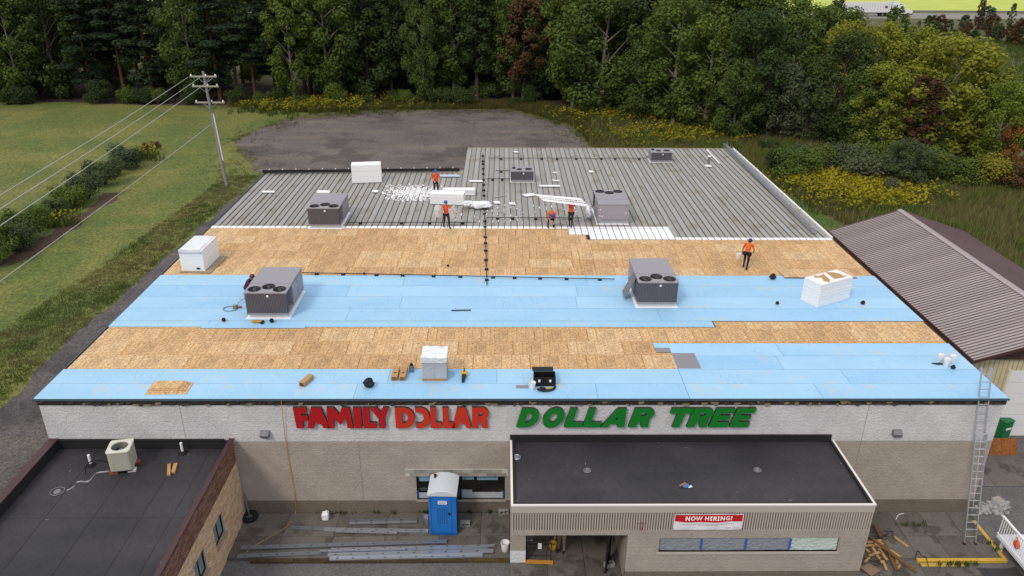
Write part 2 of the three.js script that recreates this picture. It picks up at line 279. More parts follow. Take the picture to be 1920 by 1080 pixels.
  // ---- bare standing-seam metal
  const metal = sub('metal_roof', store), P = .3995;
  const seg = (x0, z0, z1, k) => {
    const L = z0 - z1, g = [box(P - .012, .012, L, P / 2, 0, 0), box(P * .1, .012, L, P * .33, .004, 0), box(P * .1, .012, L, P * .67, .004, 0)];
    const m = part('roof_panel', g.map(q => { const a = q.attributes.uv; for (let i = 0; i < a.count; i++) a.setXY(i, a.getX(i) + x0, a.getY(i) - (z0 + z1) / 2); return q; }), mat.metal[(k * 7 + (k >> 1)) % 5], metal); m.position.set(x0, RF - .03, (z0 + z1) / 2);
    const s = part('seam', box(.03, .055, L, 0, .02, 0), mat.seam, metal); s.position.set(x0, RF - .03, (z0 + z1) / 2);
  };
  for (let k = 0; k < 96; k++) { const x = XL + k * P; seg(x, x > 10.2 ? -43.5 : -45.4, x + P / 2 < XS ? ZS : ZB, k); }
  part('back_trim', [span(XS, XR, RF - .06, RF + .02, ZB - .06, ZB - .005), span(XL, XS, RF - .06, RF - .035, ZS - .75, ZS - .01)], M(0xa79c8c, .7), store);
  // white foam filler between the seams at the edge of the new work
  const fill = sub('flute_filler', store);
  for (let k = 0; k < 96; k++) { const x = XL + k * P, z = x > 10.2 ? -43.5 : -45.4; part('filler_strip', box(P - .05, .035, .34, x + P / 2, RF + .004, z + .12), mat.eps, fill); }
  for (let k = 56; k < 72; k++) { const x = XL + k * P, a = x < 5.1; part('filler_strip', box(P - .045, .035, a ? 1.1 : 1.9, x + P / 2, RF + .004, a ? -44.6 : -44.2), mat.eps, fill); }

  // ---- strand board sheathing, 4 by 8 feet, clipped to where it lies bare
  const osb = sub('sheathing', store), S = 2.44, R = 1.22, gap = .014;
  const lay = (x0, x1, z0, z1, y = RF - .012) => { // z0 nearer the camera
    for (let r = 0; r < 34; r++) {
      const a = Math.min(z0, -25.45 - r * R), b = Math.max(z1, -25.45 - (r + 1) * R); if (a - b < .06) continue;
      const st = XL - hsh(r, 1, 77) * S;
      for (let k = 0; k < 18; k++) {
        const c = Math.max(x0, st + k * S), d = Math.min(x1, st + (k + 1) * S); if (d - c < .05) continue;
        const w = d - c - gap, h = a - b - gap, g = new THREE.BoxGeometry(w, .018, h), p = g.attributes.position, uv = g.attributes.uv, n = g.attributes.normal;
        for (let i = 0; i < p.count; i++) if (n.getY(i) > .5) uv.setXY(i, p.getX(i) + w / 2 + (c - st - k * S), -p.getZ(i) + h / 2 + (b + 25.45 + (r + 1) * R)); else uv.setXY(i, .1, .1);
        const m = part('osb_sheet', g, mat.osb[(r * 5 + k * 3 + (r * k) % 4) % 5], osb); m.position.set((c + d) / 2, y + hsh(r, k, 3) * .003, (a + b) / 2);
      }
    }
  };
  lay(XL, 7.5, -27.83, -31.72); lay(7.5, 10.0, -29.4, -31.7); lay(10.0, XR, -30.08, -32.3);
  lay(XL, 4.35, -37.7, -45.28); lay(4.35, 5.1, -37.7, -44); lay(5.1, XR, -37.7, -43.2);

  // ---- blue fan-fold underlayment in 4-foot courses
  const bl = sub('underlayment', store);
  const roll = (x0, x1, z0, z1, cuts) => {
    const n = Math.max(1, Math.round((z0 - z1) / 1.22)), h = (z0 - z1) / n;
    for (let r = 0; r < n; r++) {
      const xs = [x0, ...cuts.map(c => c + (hsh(r, Math.round(c * 10), 17) - .5) * 5).filter(c => c > x0 + 1 && c < x1 - 1), x1];
      for (let k = 0; k < xs.length - 1; k++) {
        const w = xs[k + 1] - xs[k] - .004, zc = z0 - (r + .5) * h, g = new THREE.BoxGeometry(w - .006, .014, h - .008, 1, 1, 1); muv(g, (xs[k] + xs[k + 1]) / 2 + hsh(r, k, 9) * 7, -zc + hsh(r, k, 10) * 5);
        const m = part('underlayment_panel', g, [mat.blueEdge, mat.blueEdge, mat.blue[(r + k) % 3], mat.blueEdge, mat.blueEdge, mat.blueEdge], bl); m.position.set((xs[k] + xs[k + 1]) / 2, RF + .006 + r * .0015 + k * .001, zc);
      }
    }
  };
  roll(XL - .1, 7.4, -25.56, -27.85, [-5, 2]); roll(7.404, XR + .06, -25.56, -30.1, [14]);
  roll(XL - .06, XR + .06, -32.32, -37.72, [-6, 6]); roll(XL - .06, 9.95, -31.7, -32.31, [-12, 0]);
  // grey underside of pieces turned over
  const pc = (x0, x1, z0, z1, m) => part('underlayment_scrap', muv(span(x0, x1, RF + .022, RF + .03, z0, z1)), m, bl);
  pc(7.42, 8.4, -27.9, -29.2, mat.greySide); pc(6.75, 7.38, -29.28, -29.66, mat.greySide); pc(6.75, 7.4, -29.67, -30.1, mat.blue[0]);
  pc(XL + 4.3, -9.2, -31.55, -31.9, mat.blue[1]);
}
// ---- raised letters: heavy strokes drawn on a unit cell
function glyph(c, s = .5) {
  const P = (...p) => [poly(p)], arc = (cx, cy, rx, ry, a0, a1, n = 14) => Array.from({ length: n + 1 }, (_, i) => { const a = a0 + (a1 - a0) * i / n; return [cx + rx * Math.cos(a), cy + ry * Math.sin(a)]; });
  const ring = (o, i) => { const q = poly(o); q.holes.push(new THREE.Path(i.map(p => new THREE.Vector2(p[0], p[1])))); return [q]; };
  const h = Math.PI / 2, b = .27, st = s * .86;
  switch (c) {
    case 'F': return P([.1, 0], [s + .12, 0], [s + .12, .36], [1, .36], [1, .62], [s + .06, .62], [s + .06, 1 - b], [.96, 1 - b], [.96, 1], [0, 1]);
    case 'E': return P([0, 0], [1, 0], [1, b], [st, b], [st, .4], [.92, .4], [.92, .62], [st, .62], [st, 1 - b + .02], [1, 1 - b + .02], [1, 1], [0, 1]);
    case 'L': return P([0, 0], [1, 0], [1, b], [s, b], [s, 1], [0, 1]);
    case 'I': return P([0, 0], [1, 0], [1, 1], [0, 1]);
    case 'T': return P([.5 - st / 2, 0], [.5 + st / 2, 0], [.5 + st / 2, 1 - b], [1, 1 - b], [1, 1], [0, 1], [0, 1 - b], [.5 - st / 2, 1 - b]);
    case 'A': return s > .4 ? P([0, 0], [.3, 0], [.42, .4], [.46, .2], [.66, .2], [.72, 0], [1, 0], [.7, 1], [.26, 1]) : ring([[0, 0], [.3, 0], [.36, .18], [.66, .18], [.7, 0], [1, 0], [.8, 1], [.44, 1]], [[.45, .4], [.6, .4], [.58, .56]]);
    case 'M': return P([0, 0], [.24, 0], [.26, .5], [.5, .16], [.74, .5], [.76, 0], [1, 0], [.9, 1], [.62, 1], [.48, .66], [.3, 1], [.02, 1]);
    case 'Y': return P([.42, 0], [.76, 0], [.76, .46], [1, 1], [.7, 1], [.56, .78], [.38, 1], [0, 1], [.42, .46]);
    case 'O': return ring(arc(.5, .5, .56, .53, 0, 2 * Math.PI, 28), arc(.5, .5, .2, .25, 0, 2 * Math.PI, 20));
    case 'D': return ring([[0, 0], [.46, 0], ...arc(.46, .5, .56, .5, -h, h), [0, 1]], [[.36, .25], ...arc(.46, .5, .2, .25, -h, h), [.36, .75]]);
    case 'C': return P([.05, 0], ...arc(.42, .5, .58, .5, -h, h), [.05, 1], [.1, .76], ...arc(.36, .5, .24, .26, h, -h), [.1, .24]);   // the round letter that opens to the left
    case 'R': return ring([[0, 0], [.38, 0], [.4, .3], [.54, .3], [.62, 0], [1, 0], [.92, .4], ...arc(.66, .7, .38, .3, -.8, h, 10), [0, 1]], [[.4, .58], ...arc(.56, .68, .12, .09, -h, h, 8), [.4, .77]]);
  }
}
function lettering(name, label, word, x0s, y0, h, m, slant, s) {
  const t = thing(name, label, 'sign', V(0, 0, ZF));
  word.forEach(([c, x, w], i) => {
    const gs = glyph(c, s).map(sh => { const g = extr(sh, .12).scale(w, h, 1); const p = g.attributes.position; for (let k = 0; k < p.count; k++) p.setX(k, p.getX(k) + p.getY(k) * slant); g.computeVertexNormals(); return g.translate(x, y0, .03); });
    const L = part('letter', merged(gs.map(g => g)), [m, mat.letterSide], t);
    if (gs.length === 1) { L.geometry = gs[0]; L.material = [m, mat.letterSide]; }
  });
  return t;
}
{
  const X = px => onZ(px, 783, ZF + .15).x, Wd = (a, b) => X(b) - X(a);
  const word = a => a.map(([c, p, q]) => [c === 'Ɔ' ? 'C' : c, X(p), Wd(p, q)]);
  const y0 = onZ(700, 803, ZF + .15).y, y1 = onZ(700, 764.5, ZF + .15).y;
  lettering('wall_sign', 'dark red raised letters on white wall above the tan band', word([['F', 551, 577], ['A', 573.5, 616], ['M', 613, 661], ['I', 663, 678], ['L', 681, 704.5], ['Y', 694, 730.5]]), 0, y0, y1 - y0, mat.red, 0, .5);
  lettering('wall_sign', 'orange-red raised letters next to the dark red letters', word([['D', 741, 777], ['C', 777, 806], ['L', 807, 827.5], ['L', 830, 852], ['A', 848, 884], ['R', 885, 915]]), 0, y0, y1 - y0, mat.redO, 0, .5);
  const g0 = onZ(1100, 801.5, ZF + .15).y, g1 = onZ(1100, 766, ZF + .15).y, sl = .26;
  lettering('wall_sign', 'wide slanted green raised letters over the dark entrance roof', word([['D', 968, 1004], ['O', 1015, 1050], ['L', 1058, 1091], ['L', 1093, 1126], ['A', 1127, 1172], ['R', 1179, 1217], ['T', 1248, 1290], ['R', 1289, 1328], ['E', 1331, 1366], ['E', 1370, 1405]]), 0, g0, g1 - g0, mat.green, sl, .4);
}
for (const [px, py, l] of [[498, 812, 'dark wall light below the dark red letters'], [1680, 810, 'dark wall light to the ladder side of the wall']]) {
  const p = onZ(px, py, ZF), t = thing('wall_light', l, 'wall light', V(p.x, p.y, ZF));
  part('housing', muv(extr(poly([[-.03, -.14], [.2, -.1], [.24, .02], [.1, .14], [-.03, .14]]), .34).rotateY(-Math.PI / 2).translate(.17, 0, 0)), mat.grey, t); part('lens', span(-.14, .14, -.14, -.1, .04, .18), mat.dark, t);
}

// ------------------------------------------------------------ entrance block with its dark roof
{
  const x0 = .3, x1 = 13.47, z1 = -21.64, H = 3.8, t = thing('entrance_block', 'beige entrance block with black membrane roof and ribbed fascia under green letters', 'building', V(0, 0, 0));
  const xo = 4.6, zi = -22.76;                                   // covered entry x0..xo, posts stand back at zi
  part('roof_membrane', span(x0 + .14, x1 - .14, H - .2, H - .12, z1 - .14, ZF + .02), mat.epdm, t, 'black membrane roof with pale scuffs');
  part('roof_slab', span(x0 + .05, x1 - .05, H - .5, H - .21, z1 - .05, ZF + .01), mat.smoothTan, t);
  part('back_flashing', [span(x0, x1 - .1, H - .12, H + .2, ZF + .005, ZF + .08)], mat.dark, t);
  part('roof_edge', [span(x0, x1, H - .06, H, z1 - .06, z1 + .02), span(x0, x0 + .08, H - .06, H, ZF + .09, z1 - .065), span(x1 - .08, x1, H - .06, H, ZF + .09, z1 - .065)], M(0xe6ddd6, .5), t, 'pale metal edge around the black roof');
  part('cant_strip', [span(x0 + .08, x0 + .16, H - .13, H - .02, ZF + .1, z1 - .07), span(x1 - .16, x1 - .08, H - .13, H - .02, ZF + .1, z1 - .07), span(x0 + .16, x1 - .16, H - .13, H - .02, z1 - .14, z1 - .065)], mat.dark, t);
  part('fascia_board', [span(x0 + .01, x1 - .01, H - .36, H - .061, z1 - .1, z1), span(x1 - .1, x1 - .01, H - .36, H - .061, ZF, z1 - .1), span(x0 + .01, x0 + .1, H - .36, H - .061, ZF, z1 - .1)], M(0xb8aea3, .7), t);
  part('fascia_backing', [span(x0 + .03, x1 - .03, 2.62, H - .36, z1 - .12, z1 - .04), span(x1 - .12, x1 - .03, 2.62, H - .36, ZF, z1 - .12), span(x0 + .03, x0 + .12, 2.62, H - .36, ZF, z1 - .12)], M(0x7d736c, .8), t);
  const rib = box(.045, H - .36 - 2.63, .035), ribs = [];
  for (let x = x0 + .06; x < x1 - .04; x += .094) ribs.push(rib.clone().translate(x, (H - .36 + 2.63) / 2, z1 - .024));
  const fa = sub('ribbed_fascia', t); ribs.slice(0, 300).forEach(g => part('fascia_rib', g, mat.smoothTan, fa));
  const sr = []; for (let z = ZF + .1; z < z1 - .1; z += .094) sr.push(box(.035, H - .36 - 2.63, .045, x1 - .014, (H - .36 + 2.63) / 2, z), box(.035, H - .36 - 2.63, .045, x0 + .014, (H - .36 + 2.63) / 2, z));
  part('side_ribs', sr, mat.smoothTan, fa).userData.kind = 'stuff';
  part('header', [span(x0, x1, 2.4, 2.62, z1 - .25, z1), span(x0, x0 + .25, 2.4, 2.62, ZF, z1 - .25)], mat.wallTan, t);
  // front wall with the strip window
  const wx0 = 5.78, wx1 = 12.45, wy0 = 1.6, wy1 = 2.26;
  part('front_wall', muv(extr(hole(poly([[xo, .64], [x1, .64], [x1, 2.4], [xo, 2.4]]), wx0, wx1, wy0, wy1), .25).translate(0, 0, z1 - .25)), mat.wallTan, t);
  part('wall_base', [span(xo, x1, -.15, .64, z1 - .25, z1)], mat.wallBase, t);
  for (const [a, b] of [[x1 - .25, 2.62], [xo, 2.4]]) part('side_wall', span(a, a + .25, -.15, b, ZF, z1 - .25), mat.wallTan, t);
  part('post', [span(x0, x0 + .6, .62, 2.4, zi - .5, zi)], mat.wallTan, t); part('post_base', span(x0, x0 + .6, -.01, .62, zi - .5, zi), M(0xdedee2, .85, { bumpMap: T.splitBump, bumpScale: .04 }), t, 'white painted foot of the entry post');
  const w = sub('strip_window', t);
  part('frame', [span(wx0, wx1, wy0, wy0 + .05, z1 - .18, z1 - .1), span(wx0, wx1, wy1 - .05, wy1, z1 - .18, z1 - .1), ...[wx0 + .03, 7.35, 9.0, 10.65, wx1 - .03].map(x => span(x - .03, x + .03, wy0 + .05, wy1 - .05, z1 - .18, z1 - .1))], mat.dark, w);
  const film = M(0x8d939b, .28, { bumpMap: T.film, bumpScale: .05 }), filmG = M(0xc3d3cd, .35, { bumpMap: T.film, bumpScale: .05 });
  [[wx0 + .03, 7.35], [7.35, 9], [9, 10.65], [10.65, wx1 - .03]].forEach(([a, b], i) => {
    part('pane', span(a, b, wy0, wy1, z1 - .145, z1 - .14), mat.darkGlass, w);
    const g = new THREE.PlaneGeometry(b - a, wy1 - wy0 - .02, 24, 8), p = g.attributes.position; for (let k = 0; k < p.count; k++) p.setZ(k, .035 * (fbm(p.getX(k) * .2 + i * .3, p.getY(k) * .3 + .5, 9, 9, 3, 150 + i) - .5));
    g.computeVertexNormals(); part('plastic_film', muv(g.translate((a + b) / 2, (wy0 + wy1) / 2, z1 - .07)), i === 3 ? filmG : film, w, i === 3 ? 'pale greenish film over the end pane' : 'grey plastic film over the pane');
  });
  for (const x of [7.35, 9, 10.65]) part('tape', box(.09, .5, .004, x, 1.92, z1 - .045).rotateZ(0), mat.blueTape, w, 'blue tape over the mullion');
  part('sill', span(wx0 - .08, wx1 + .08, wy0 - .1, wy0, z1 - .1, z1 + .04), mat.smoothTan, w);
  part('paint_mark', [tube([V(4.93, 2.95, z1 + .02), V(5.08, 3.02, z1 + .02), V(5.02, 2.88, z1 + .02), V(5.06, 2.62, z1 + .02), V(5.1, 2.9, z1 + .02), V(5.2, 2.98, z1 + .02)], .008, 30, 4)], M(0x8e4a48, .8), t);
  // roof drains and vents
  for (const [px, py, r] of [[968, 858, .16], [1101, 883, .13], [1420, 882, .13]]) { const p = G(px, py, H - .12); part('roof_drain', [new THREE.TorusGeometry(r, .025, 6, 18).rotateX(Math.PI / 2).translate(p.x, H - .1, p.z), cyl(r * .6, r * .8, .05, p.x, H - .1, p.z)], r > .15 ? mat.galv : mat.grey, t); }
}
{ // banner, without its square code
  const c = document.createElement('canvas'); c.width = 1000; c.height = 290; const x = c.getContext('2d');
  x.fillStyle = '#e6e6ee'; x.fillRect(0, 0, 1000, 290); x.fillStyle = '#c4141c'; x.beginPath(); x.moveTo(12, 14); x.lineTo(988, 14); x.lineTo(988, 132); x.quadraticCurveTo(500, 176, 12, 138); x.fill();
  x.fillStyle = '#ffffff'; x.textAlign = 'center'; x.font = 'bold 104px sans-serif'; x.fillText('NOW HIRING!', 500, 118, 800);
  x.fillStyle = '#7a7a84'; x.fillRect(120, 184, 760, 7); x.fillRect(360, 206, 280, 7);
  x.fillStyle = '#b01820'; x.font = 'bold 26px sans-serif'; x.fillText('FAMILY', 800, 268); x.fillStyle = '#d2691e'; x.fillText('DOLLAR', 910, 268);
  const tx = new THREE.CanvasTexture(c); tx.colorSpace = THREE.SRGBColorSpace;
  const a = onZ(1265, 963, -21.62), b = onZ(1390, 992, -21.62), w = b.x - a.x, h = a.y - b.y, g = new THREE.PlaneGeometry(w, h, 24, 6), p = g.attributes.position;
  for (let k = 0; k < p.count; k++) p.setZ(k, .02 + .02 * Math.sin(p.getX(k) * 6) * Math.cos(p.getY(k) * 5));
  g.computeVertexNormals();
  const t = thing('banner', 'red and white hiring banner hung on the ribbed fascia', 'banner', V((a.x + b.x) / 2, (a.y + b.y) / 2, -21.61));
  part('cloth', g, M(0xffffff, .6, { map: tx, side: THREE.DoubleSide }), t);
  for (const sx of [-1, 1]) for (const sy of [-1, 1]) part('grommet', new THREE.TorusGeometry(.018, .006, 5, 10).translate(sx * (w / 2 - .04), sy * (h / 2 - .04), .03), mat.steel, t);
}
// ------------------------------------------------------------ low wing with the brick wall
{
  const x0 = -18.25, x1 = -10.87, z0 = -13, H = 3.83, D = 3.38, t = thing('low_wing', 'low building wing with black roof, brown brick parapet and tan brick wall', 'building', V(0, 0, 0));
  part('roof_membrane', span(x0 + .3, x1 - .19, D - .1, D, ZF + .06, z0 + .3), mat.epdm, t, 'worn black membrane roof');
  part('parapet_flashing', [span(x0 + .28, x0 + .36, D, H - .03, ZF + .06, z0), span(x0 + .36, x1 - .2, D, H - .06, ZF + .03, ZF + .1), span(x1 - .2, x1 - .165, D, H - .03, ZF + .06, z0)], mat.dark, t);
  for (const [a, b] of [[x0, x0 + .36], [x1 - .17, x1 + .03]]) part('coping', span(a, b, H - .03, H + .02, ZF + .02, z0), M(0x4c3032, .45, { metalness: .2 }), t, 'dark red metal coping on the parapet');
  part('back_coping', span(x0 + .36, x1 - .38, H - .05, H - .01, ZF + .01, ZF + .12), mat.rubber, t);
  part('outer_wall', [span(x0 + .02, x0 + .28, GY, H - .03, ZF + .02, z0), span(x0 + .28, x1 - .3, GY, D - .1, z0, z0 + .25)], mat.wallTan, t);
  const wins = [[-22.45, -23.45], [-20.5, -21.5]];
  const core = hole(hole(poly([[-ZF - .02, GY], [-z0, GY], [-z0, H - .03], [-ZF - .02, H - .03]]), 22.45, 23.45, 1.0, 2.05), 20.5, 21.5, 1.0, 2.05);
  part('wall_mortar', muv(extr(core, .14).rotateY(Math.PI / 2).translate(x1 - .165, 0, 0)), M(0xc4b5a6, .95), t);
  const bw = .203, bh = .0677, tan = [0xd6b898, 0xccac8a, 0xdcc2a4, 0xc6a482].map(c => M(c, .9)), brn = [0x85614f, 0x795646, 0x8e6a58, 0x6c4c40].map(c => M(c, .9));
  const g0 = box(.05, bh - .016, bw - .016), br = sub('brick_face', t), rest = [[], []]; const cnt = [0, 0];
  const list = [];
  for (let r = 0; r < 59; r++) for (let k = 0; k < 63; k++) {
    const y = GY + .02 + (r + .5) * bh, z = ZF + .1 + (k + (r % 2) * .5 + .5) * bw; if (y > H - .06 || z > z0 - .1) continue;
    if (wins.some(([a, b]) => z < a + .1 && z > b - .1 && y > .97 && y < 2.08)) continue;
    const q = ray(0, 0), pp = V(x1, y, z).sub(EYE), py = 540 - FOCAL * pp.dot(UP) / pp.dot(FWD);
    list.push([r, y, z, py > 1085 ? 1e9 : pp.length(), y > 2.79 ? 1 : 0]);
  }
  list.sort((a, b) => a[3] - b[3]);
  for (const [r, y, z, d, k] of list) { const ms = k ? brn : tan, c = Math.floor(hsh(r, Math.round(z * 9), 71) * 4); if (cnt[k]++ < 300) { const m = part('brick', g0, ms[c], br); m.position.set(x1 - .012 + hsh(r, Math.round(z * 9), 72) * .006, y, z); } else (rest[k][c] ??= []).push(g0.clone().translate(x1 - .01, y, z)); }
  rest.forEach((a, k) => a.forEach((gs, c) => { part('bricks_beyond', gs, (k ? brn : tan)[c], br).userData.kind = 'stuff'; }));
  for (const [a, b] of wins) {
    const w = sub('window', t), zc = (a + b) / 2;
    part('frame', [box(.06, .07, 1, x1 - .12, 1.035, zc), box(.06, .07, 1, x1 - .12, 2.015, zc), box(.06, .91, .07, x1 - .12, 1.525, a - .035), box(.06, .91, .07, x1 - .12, 1.525, b + .035), box(.05, .91, .05, x1 - .12, 1.525, zc)], mat.black, w);
    part('pane', box(.006, .91, .9, x1 - .125, 1.525, zc), M(0x7e929c, .08), w); part('sill', box(.24, .05, 1.06, x1 - .06, .985, zc), M(0x9c8876, .8), w);
  }
  for (const [px, py] of [[171, 873], [343, 850]]) { const p = G(px, py, D); part('vent_pipe', [cyl(.05, .05, .42, p.x, D + .3, p.z)], mat.white, t); part('pipe_boot', [cyl(.09, .2, .12, p.x, D + .06, p.z)], mat.rubber, t); }
  { const p = G(108, 922, D); part('roof_drain', [new THREE.TorusGeometry(.24, .018, 6, 24).rotateX(Math.PI / 2).translate(p.x, D + .02, p.z), new THREE.SphereGeometry(.15, 12, 6, 0, 7, 0, 1.57).scale(1, .5, 1).translate(p.x, D, p.z)], mat.grey, t); }
  // white streak of dried water from the condenser to the drain
  const a = G(122, 918, D), b = G(205, 880, D), pts = []; for (let i = 0; i <= 14; i++) { const q = a.clone().lerp(b, i / 14); pts.push([q.x + .1 * Math.sin(i * 1.1), -(q.z + .1 * Math.cos(i * .9)) + .03 + rr(0, .05)]); }
  const lo = pts.map(p => [p[0] + rr(0, .03), p[1] - rr(.05, .12)]).reverse();
  part('lime_stain', new THREE.ShapeGeometry(poly([...pts, ...lo])).rotateX(-Math.PI / 2).translate(0, D + .004, 0), M(0x9a9aa0, .9), t, 'white lime streak on the roof');
  for (const z of [-21.6, -18.4]) part('membrane_seam', span(x0 + .4, x1 - .4, D + .002, D + .008, z, z + .09), mat.epdm, t); for (const x of [-16.4, -14.7, -13.0, -11.9]) part('membrane_seam', span(x, x + .09, D + .002, D + .01, -25.4, -14), mat.epdm, t);
}
{ // condenser on blocks
  const p = G(228, 886, 3.38), t = thing('condenser', 'beige air conditioning condenser with open fan top on black roof', 'air conditioner', V(p.x, 3.38, p.z - .3), .18);
  const R = .42, sq = (r, k = .12) => { const s = new THREE.Shape(), a = r - k; s.moveTo(-a, -r); s.lineTo(a, -r); s.quadraticCurveTo(r, -r, r, -a); s.lineTo(r, a); s.quadraticCurveTo(r, r, a, r); s.lineTo(-a, r); s.quadraticCurveTo(-r, r, -r, a); s.lineTo(-r, -a); s.quadraticCurveTo(-r, -r, -a, -r); return s; };
  const ring = sq(R); const hp = new THREE.Path(); hp.absarc(0, 0, .32, 0, Math.PI * 2, true); ring.holes.push(hp);
  const shell = M(0xb9b8a9, .55), gs = []; for (let i = 0; i < 22; i++) { const s = sq(R - .012 + (i % 2) * 0); const h2 = new THREE.Path(); h2.absarc(0, 0, .34, 0, Math.PI * 2, true); s.holes.push(h2); gs.push(extr(s, .026).rotateX(-Math.PI / 2).translate(0, .16 + i * .037, 0)); }
  part('louvres', gs, shell, t); const inn = sq(R - .03); const h3 = new THREE.Path(); h3.absarc(0, 0, .335, 0, Math.PI * 2, true); inn.holes.push(h3); part('coil', extr(inn, .82).rotateX(-Math.PI / 2).translate(0, .15, 0), M(0x8b8a80, .7), t);
  part('top', extr(ring, .05, .01).rotateX(-Math.PI / 2).translate(0, .98, 0), M(0xd2d0c4, .5), t);
  part('base_pan', extr(sq(R - .02), .04).rotateX(-Math.PI / 2).translate(0, .11, 0), mat.dark, t);
  const fan = sub('fan', t); part('hub', cyl(.09, .09, .2, 0, .75, 0), mat.steel, fan); for (let i = 0; i < 3; i++) part('blade', box(.26, .01, .16, .17, 0, 0).rotateX(.4).rotateY(i * 2.094).translate(0, .76, 0), mat.fan, fan);
  for (const [x, z, c] of [[-.3, .3, 0x8a4a34], [.34, .26, 0xc0bdb6], [.36, -.2, 0x8e4a32], [-.3, -.3, 0x9a9690]]) part('block', rbox(.3, .12, .2, x, .06, z, .015), M(c, .9), t);
  part('refrigerant_line', tube([V(-.4, .3, .1), V(-.7, .5, .1), V(-1.1, .55, .15), V(-1.3, .35, .2), V(-1.35, .02, .22)], .02), mat.rubber, t);
}
// ------------------------------------------------------------ brown-roofed shed
{
  const x0 = 21.95, x1 = 31.1, z0 = -30.75, z1 = -48.2, e = 4.5, r = 6.0, xm = (x0 + x1) / 2, t = thing('metal_shed', 'long shed with brown ribbed metal roof and beige siding', 'shed', V(0, 0, 0));
  const wallIn = .45;
  part('siding_front', muv(extr(poly([[x0 + wallIn, GY], [x1 - wallIn, GY], [x1 - wallIn, 4.35], [x0 + wallIn, 4.35]]), .1).translate(0, 0, z0 - .7)), mat.siding, t);
  const ribs = []; for (let x = x0 + wallIn + .1; x < x1 - wallIn; x += .23) part('siding_rib', box(.03, 4.3, .02, x, 2.1, z0 - .595), M(0xa79c80, .7), t);
  part('gable', muv(extr(poly([[x0 + .1, 4.3], [x1 - .1, 4.3], [xm, r - .1]]), .1).translate(0, 0, z0 - .55)), mat.shedGable, t, 'dark brown gable panel');
  part('siding_side', [span(x0 + wallIn, x0 + wallIn + .1, GY, 4.5, z0 - .7, z1 + .4), span(x1 - wallIn - .1, x1 - wallIn, GY, 4.5, z0 - .7, z1 + .4)], mat.siding, t);
  part('siding_back', muv(extr(poly([[x0 + wallIn, GY], [x1 - wallIn, GY], [x1 - wallIn, 4.55], [xm, r - .12], [x0 + wallIn, 4.55]]), .1).translate(0, 0, z1 + .3)), mat.siding, t);
  const sl = Math.hypot(xm - x0, r - e), an = Math.atan2(r - e, xm - x0), W = .915, n = Math.round((z0 - z1) / W), w = (z0 - z1) / n;
  const pan = box(sl, .02, w - .006), rib = merged([box(sl, .03, .035, 0, .02, 0)]);
  for (const side of [-1, 1]) { const sd = sub(side < 0 ? 'roof_slope' : 'roof_slope', t);
    for (let k = 0; k < n; k++) { const zc = z0 - (k + .5) * w, m = part('roof_sheet', pan, mat.shedRoof[(k * 2 + (side > 0)) % 3], sd); m.position.set(side < 0 ? (x0 + xm) / 2 : (x1 + xm) / 2, (e + r) / 2, zc); m.rotation.z = side < 0 ? an : -an;
      for (let q = 0; q < 4; q++) { const b = part('roof_rib', rib, mat.shedRib, sd); b.position.set(m.position.x - Math.sin(m.rotation.z) * .012, m.position.y + .012, zc + (q - 1.5) * w / 4); b.rotation.z = m.rotation.z; } }
  }
  part('ridge_cap', [box(.24, .03, z0 - z1 + .1, -.11, 0, 0).rotateZ(an).translate(xm, r + .05, (z0 + z1) / 2), box(.24, .03, z0 - z1 + .1, .11, 0, 0).rotateZ(-an).translate(xm, r + .05, (z0 + z1) / 2)], M(0xa8999a, .45, { metalness: .2 }), t);
  for (const z of [z0 + .03, z1 - .03]) part('rake_trim', [box(sl + .1, .16, .04).rotateZ(an).translate((x0 + xm) / 2, (e + r) / 2 - .06, z), box(sl + .1, .16, .04).rotateZ(-an).translate((x1 + xm) / 2, (e + r) / 2 - .06, z)], mat.brownMetal, t);
  for (const a of [x0 - .04, x1 - .02]) part('eave_trim', span(a, a + .06, e - .16, e + .02, z0, z1), mat.brownMetal, t);
  // overhead door
  const d = sub('overhead_door', t); for (let k = 0; k < 6; k++) part('door_panel', span(24.3, 28.2, GY + .02 + k * .62, GY + .02 + k * .62 + .6, z0 - .6, z0 - .55), M(0xe4e4e6, .6), d); for (const a of [24.18, 28.2]) part('door_jamb', span(a, a + .12, GY, 3.7, z0 - .6, z0 - .52), M(0xd8d2c0, .6), d);
}
for (const [px, py, a] of [[1873, 818, .3], [1880, 806, .1]]) {
  const p = G(px, py, GY), t = thing('waste_bin', py > 810 ? 'green wheeled waste bin in the gap beside the shed' : 'second green waste bin behind the first by the shed', 'waste bin', V(p.x, GY, p.z), a);
  const sh = poly([[-.24, 0], [.24, 0], [.29, .95], [-.29, .95]]); part('body', muv(extr(sh, .6, .01).translate(0, .06, -.3)), mat.binGreen, t); part('lid', rbox(.62, .07, .72, 0, 1.06, 0, .03), mat.binGreen, t); part('handle', rod(V(-.26, .98, -.36), V(.26, .98, -.36), .02), mat.binGreen, t);
  for (const s of [-1, 1]) part('wheel', cyl(.1, .1, .06, 0, 0, 0).rotateZ(Math.PI / 2).translate(s * .26, .1, -.3), mat.rubber, t); part('sticker', box(.34, .12, .004, 0, .66, .345), mat.white, t);
}
{ const a = G(1882, 838, .4), t = thing('osb_board', 'strand board propped on edge below the green bins', 'board', V(a.x, GY, a.z)); part('sheet', box(1.5, .9, .02, 0, .42, 0).rotateX(-.35), M(0xb08456, .9, { map: T.osb }), t); }

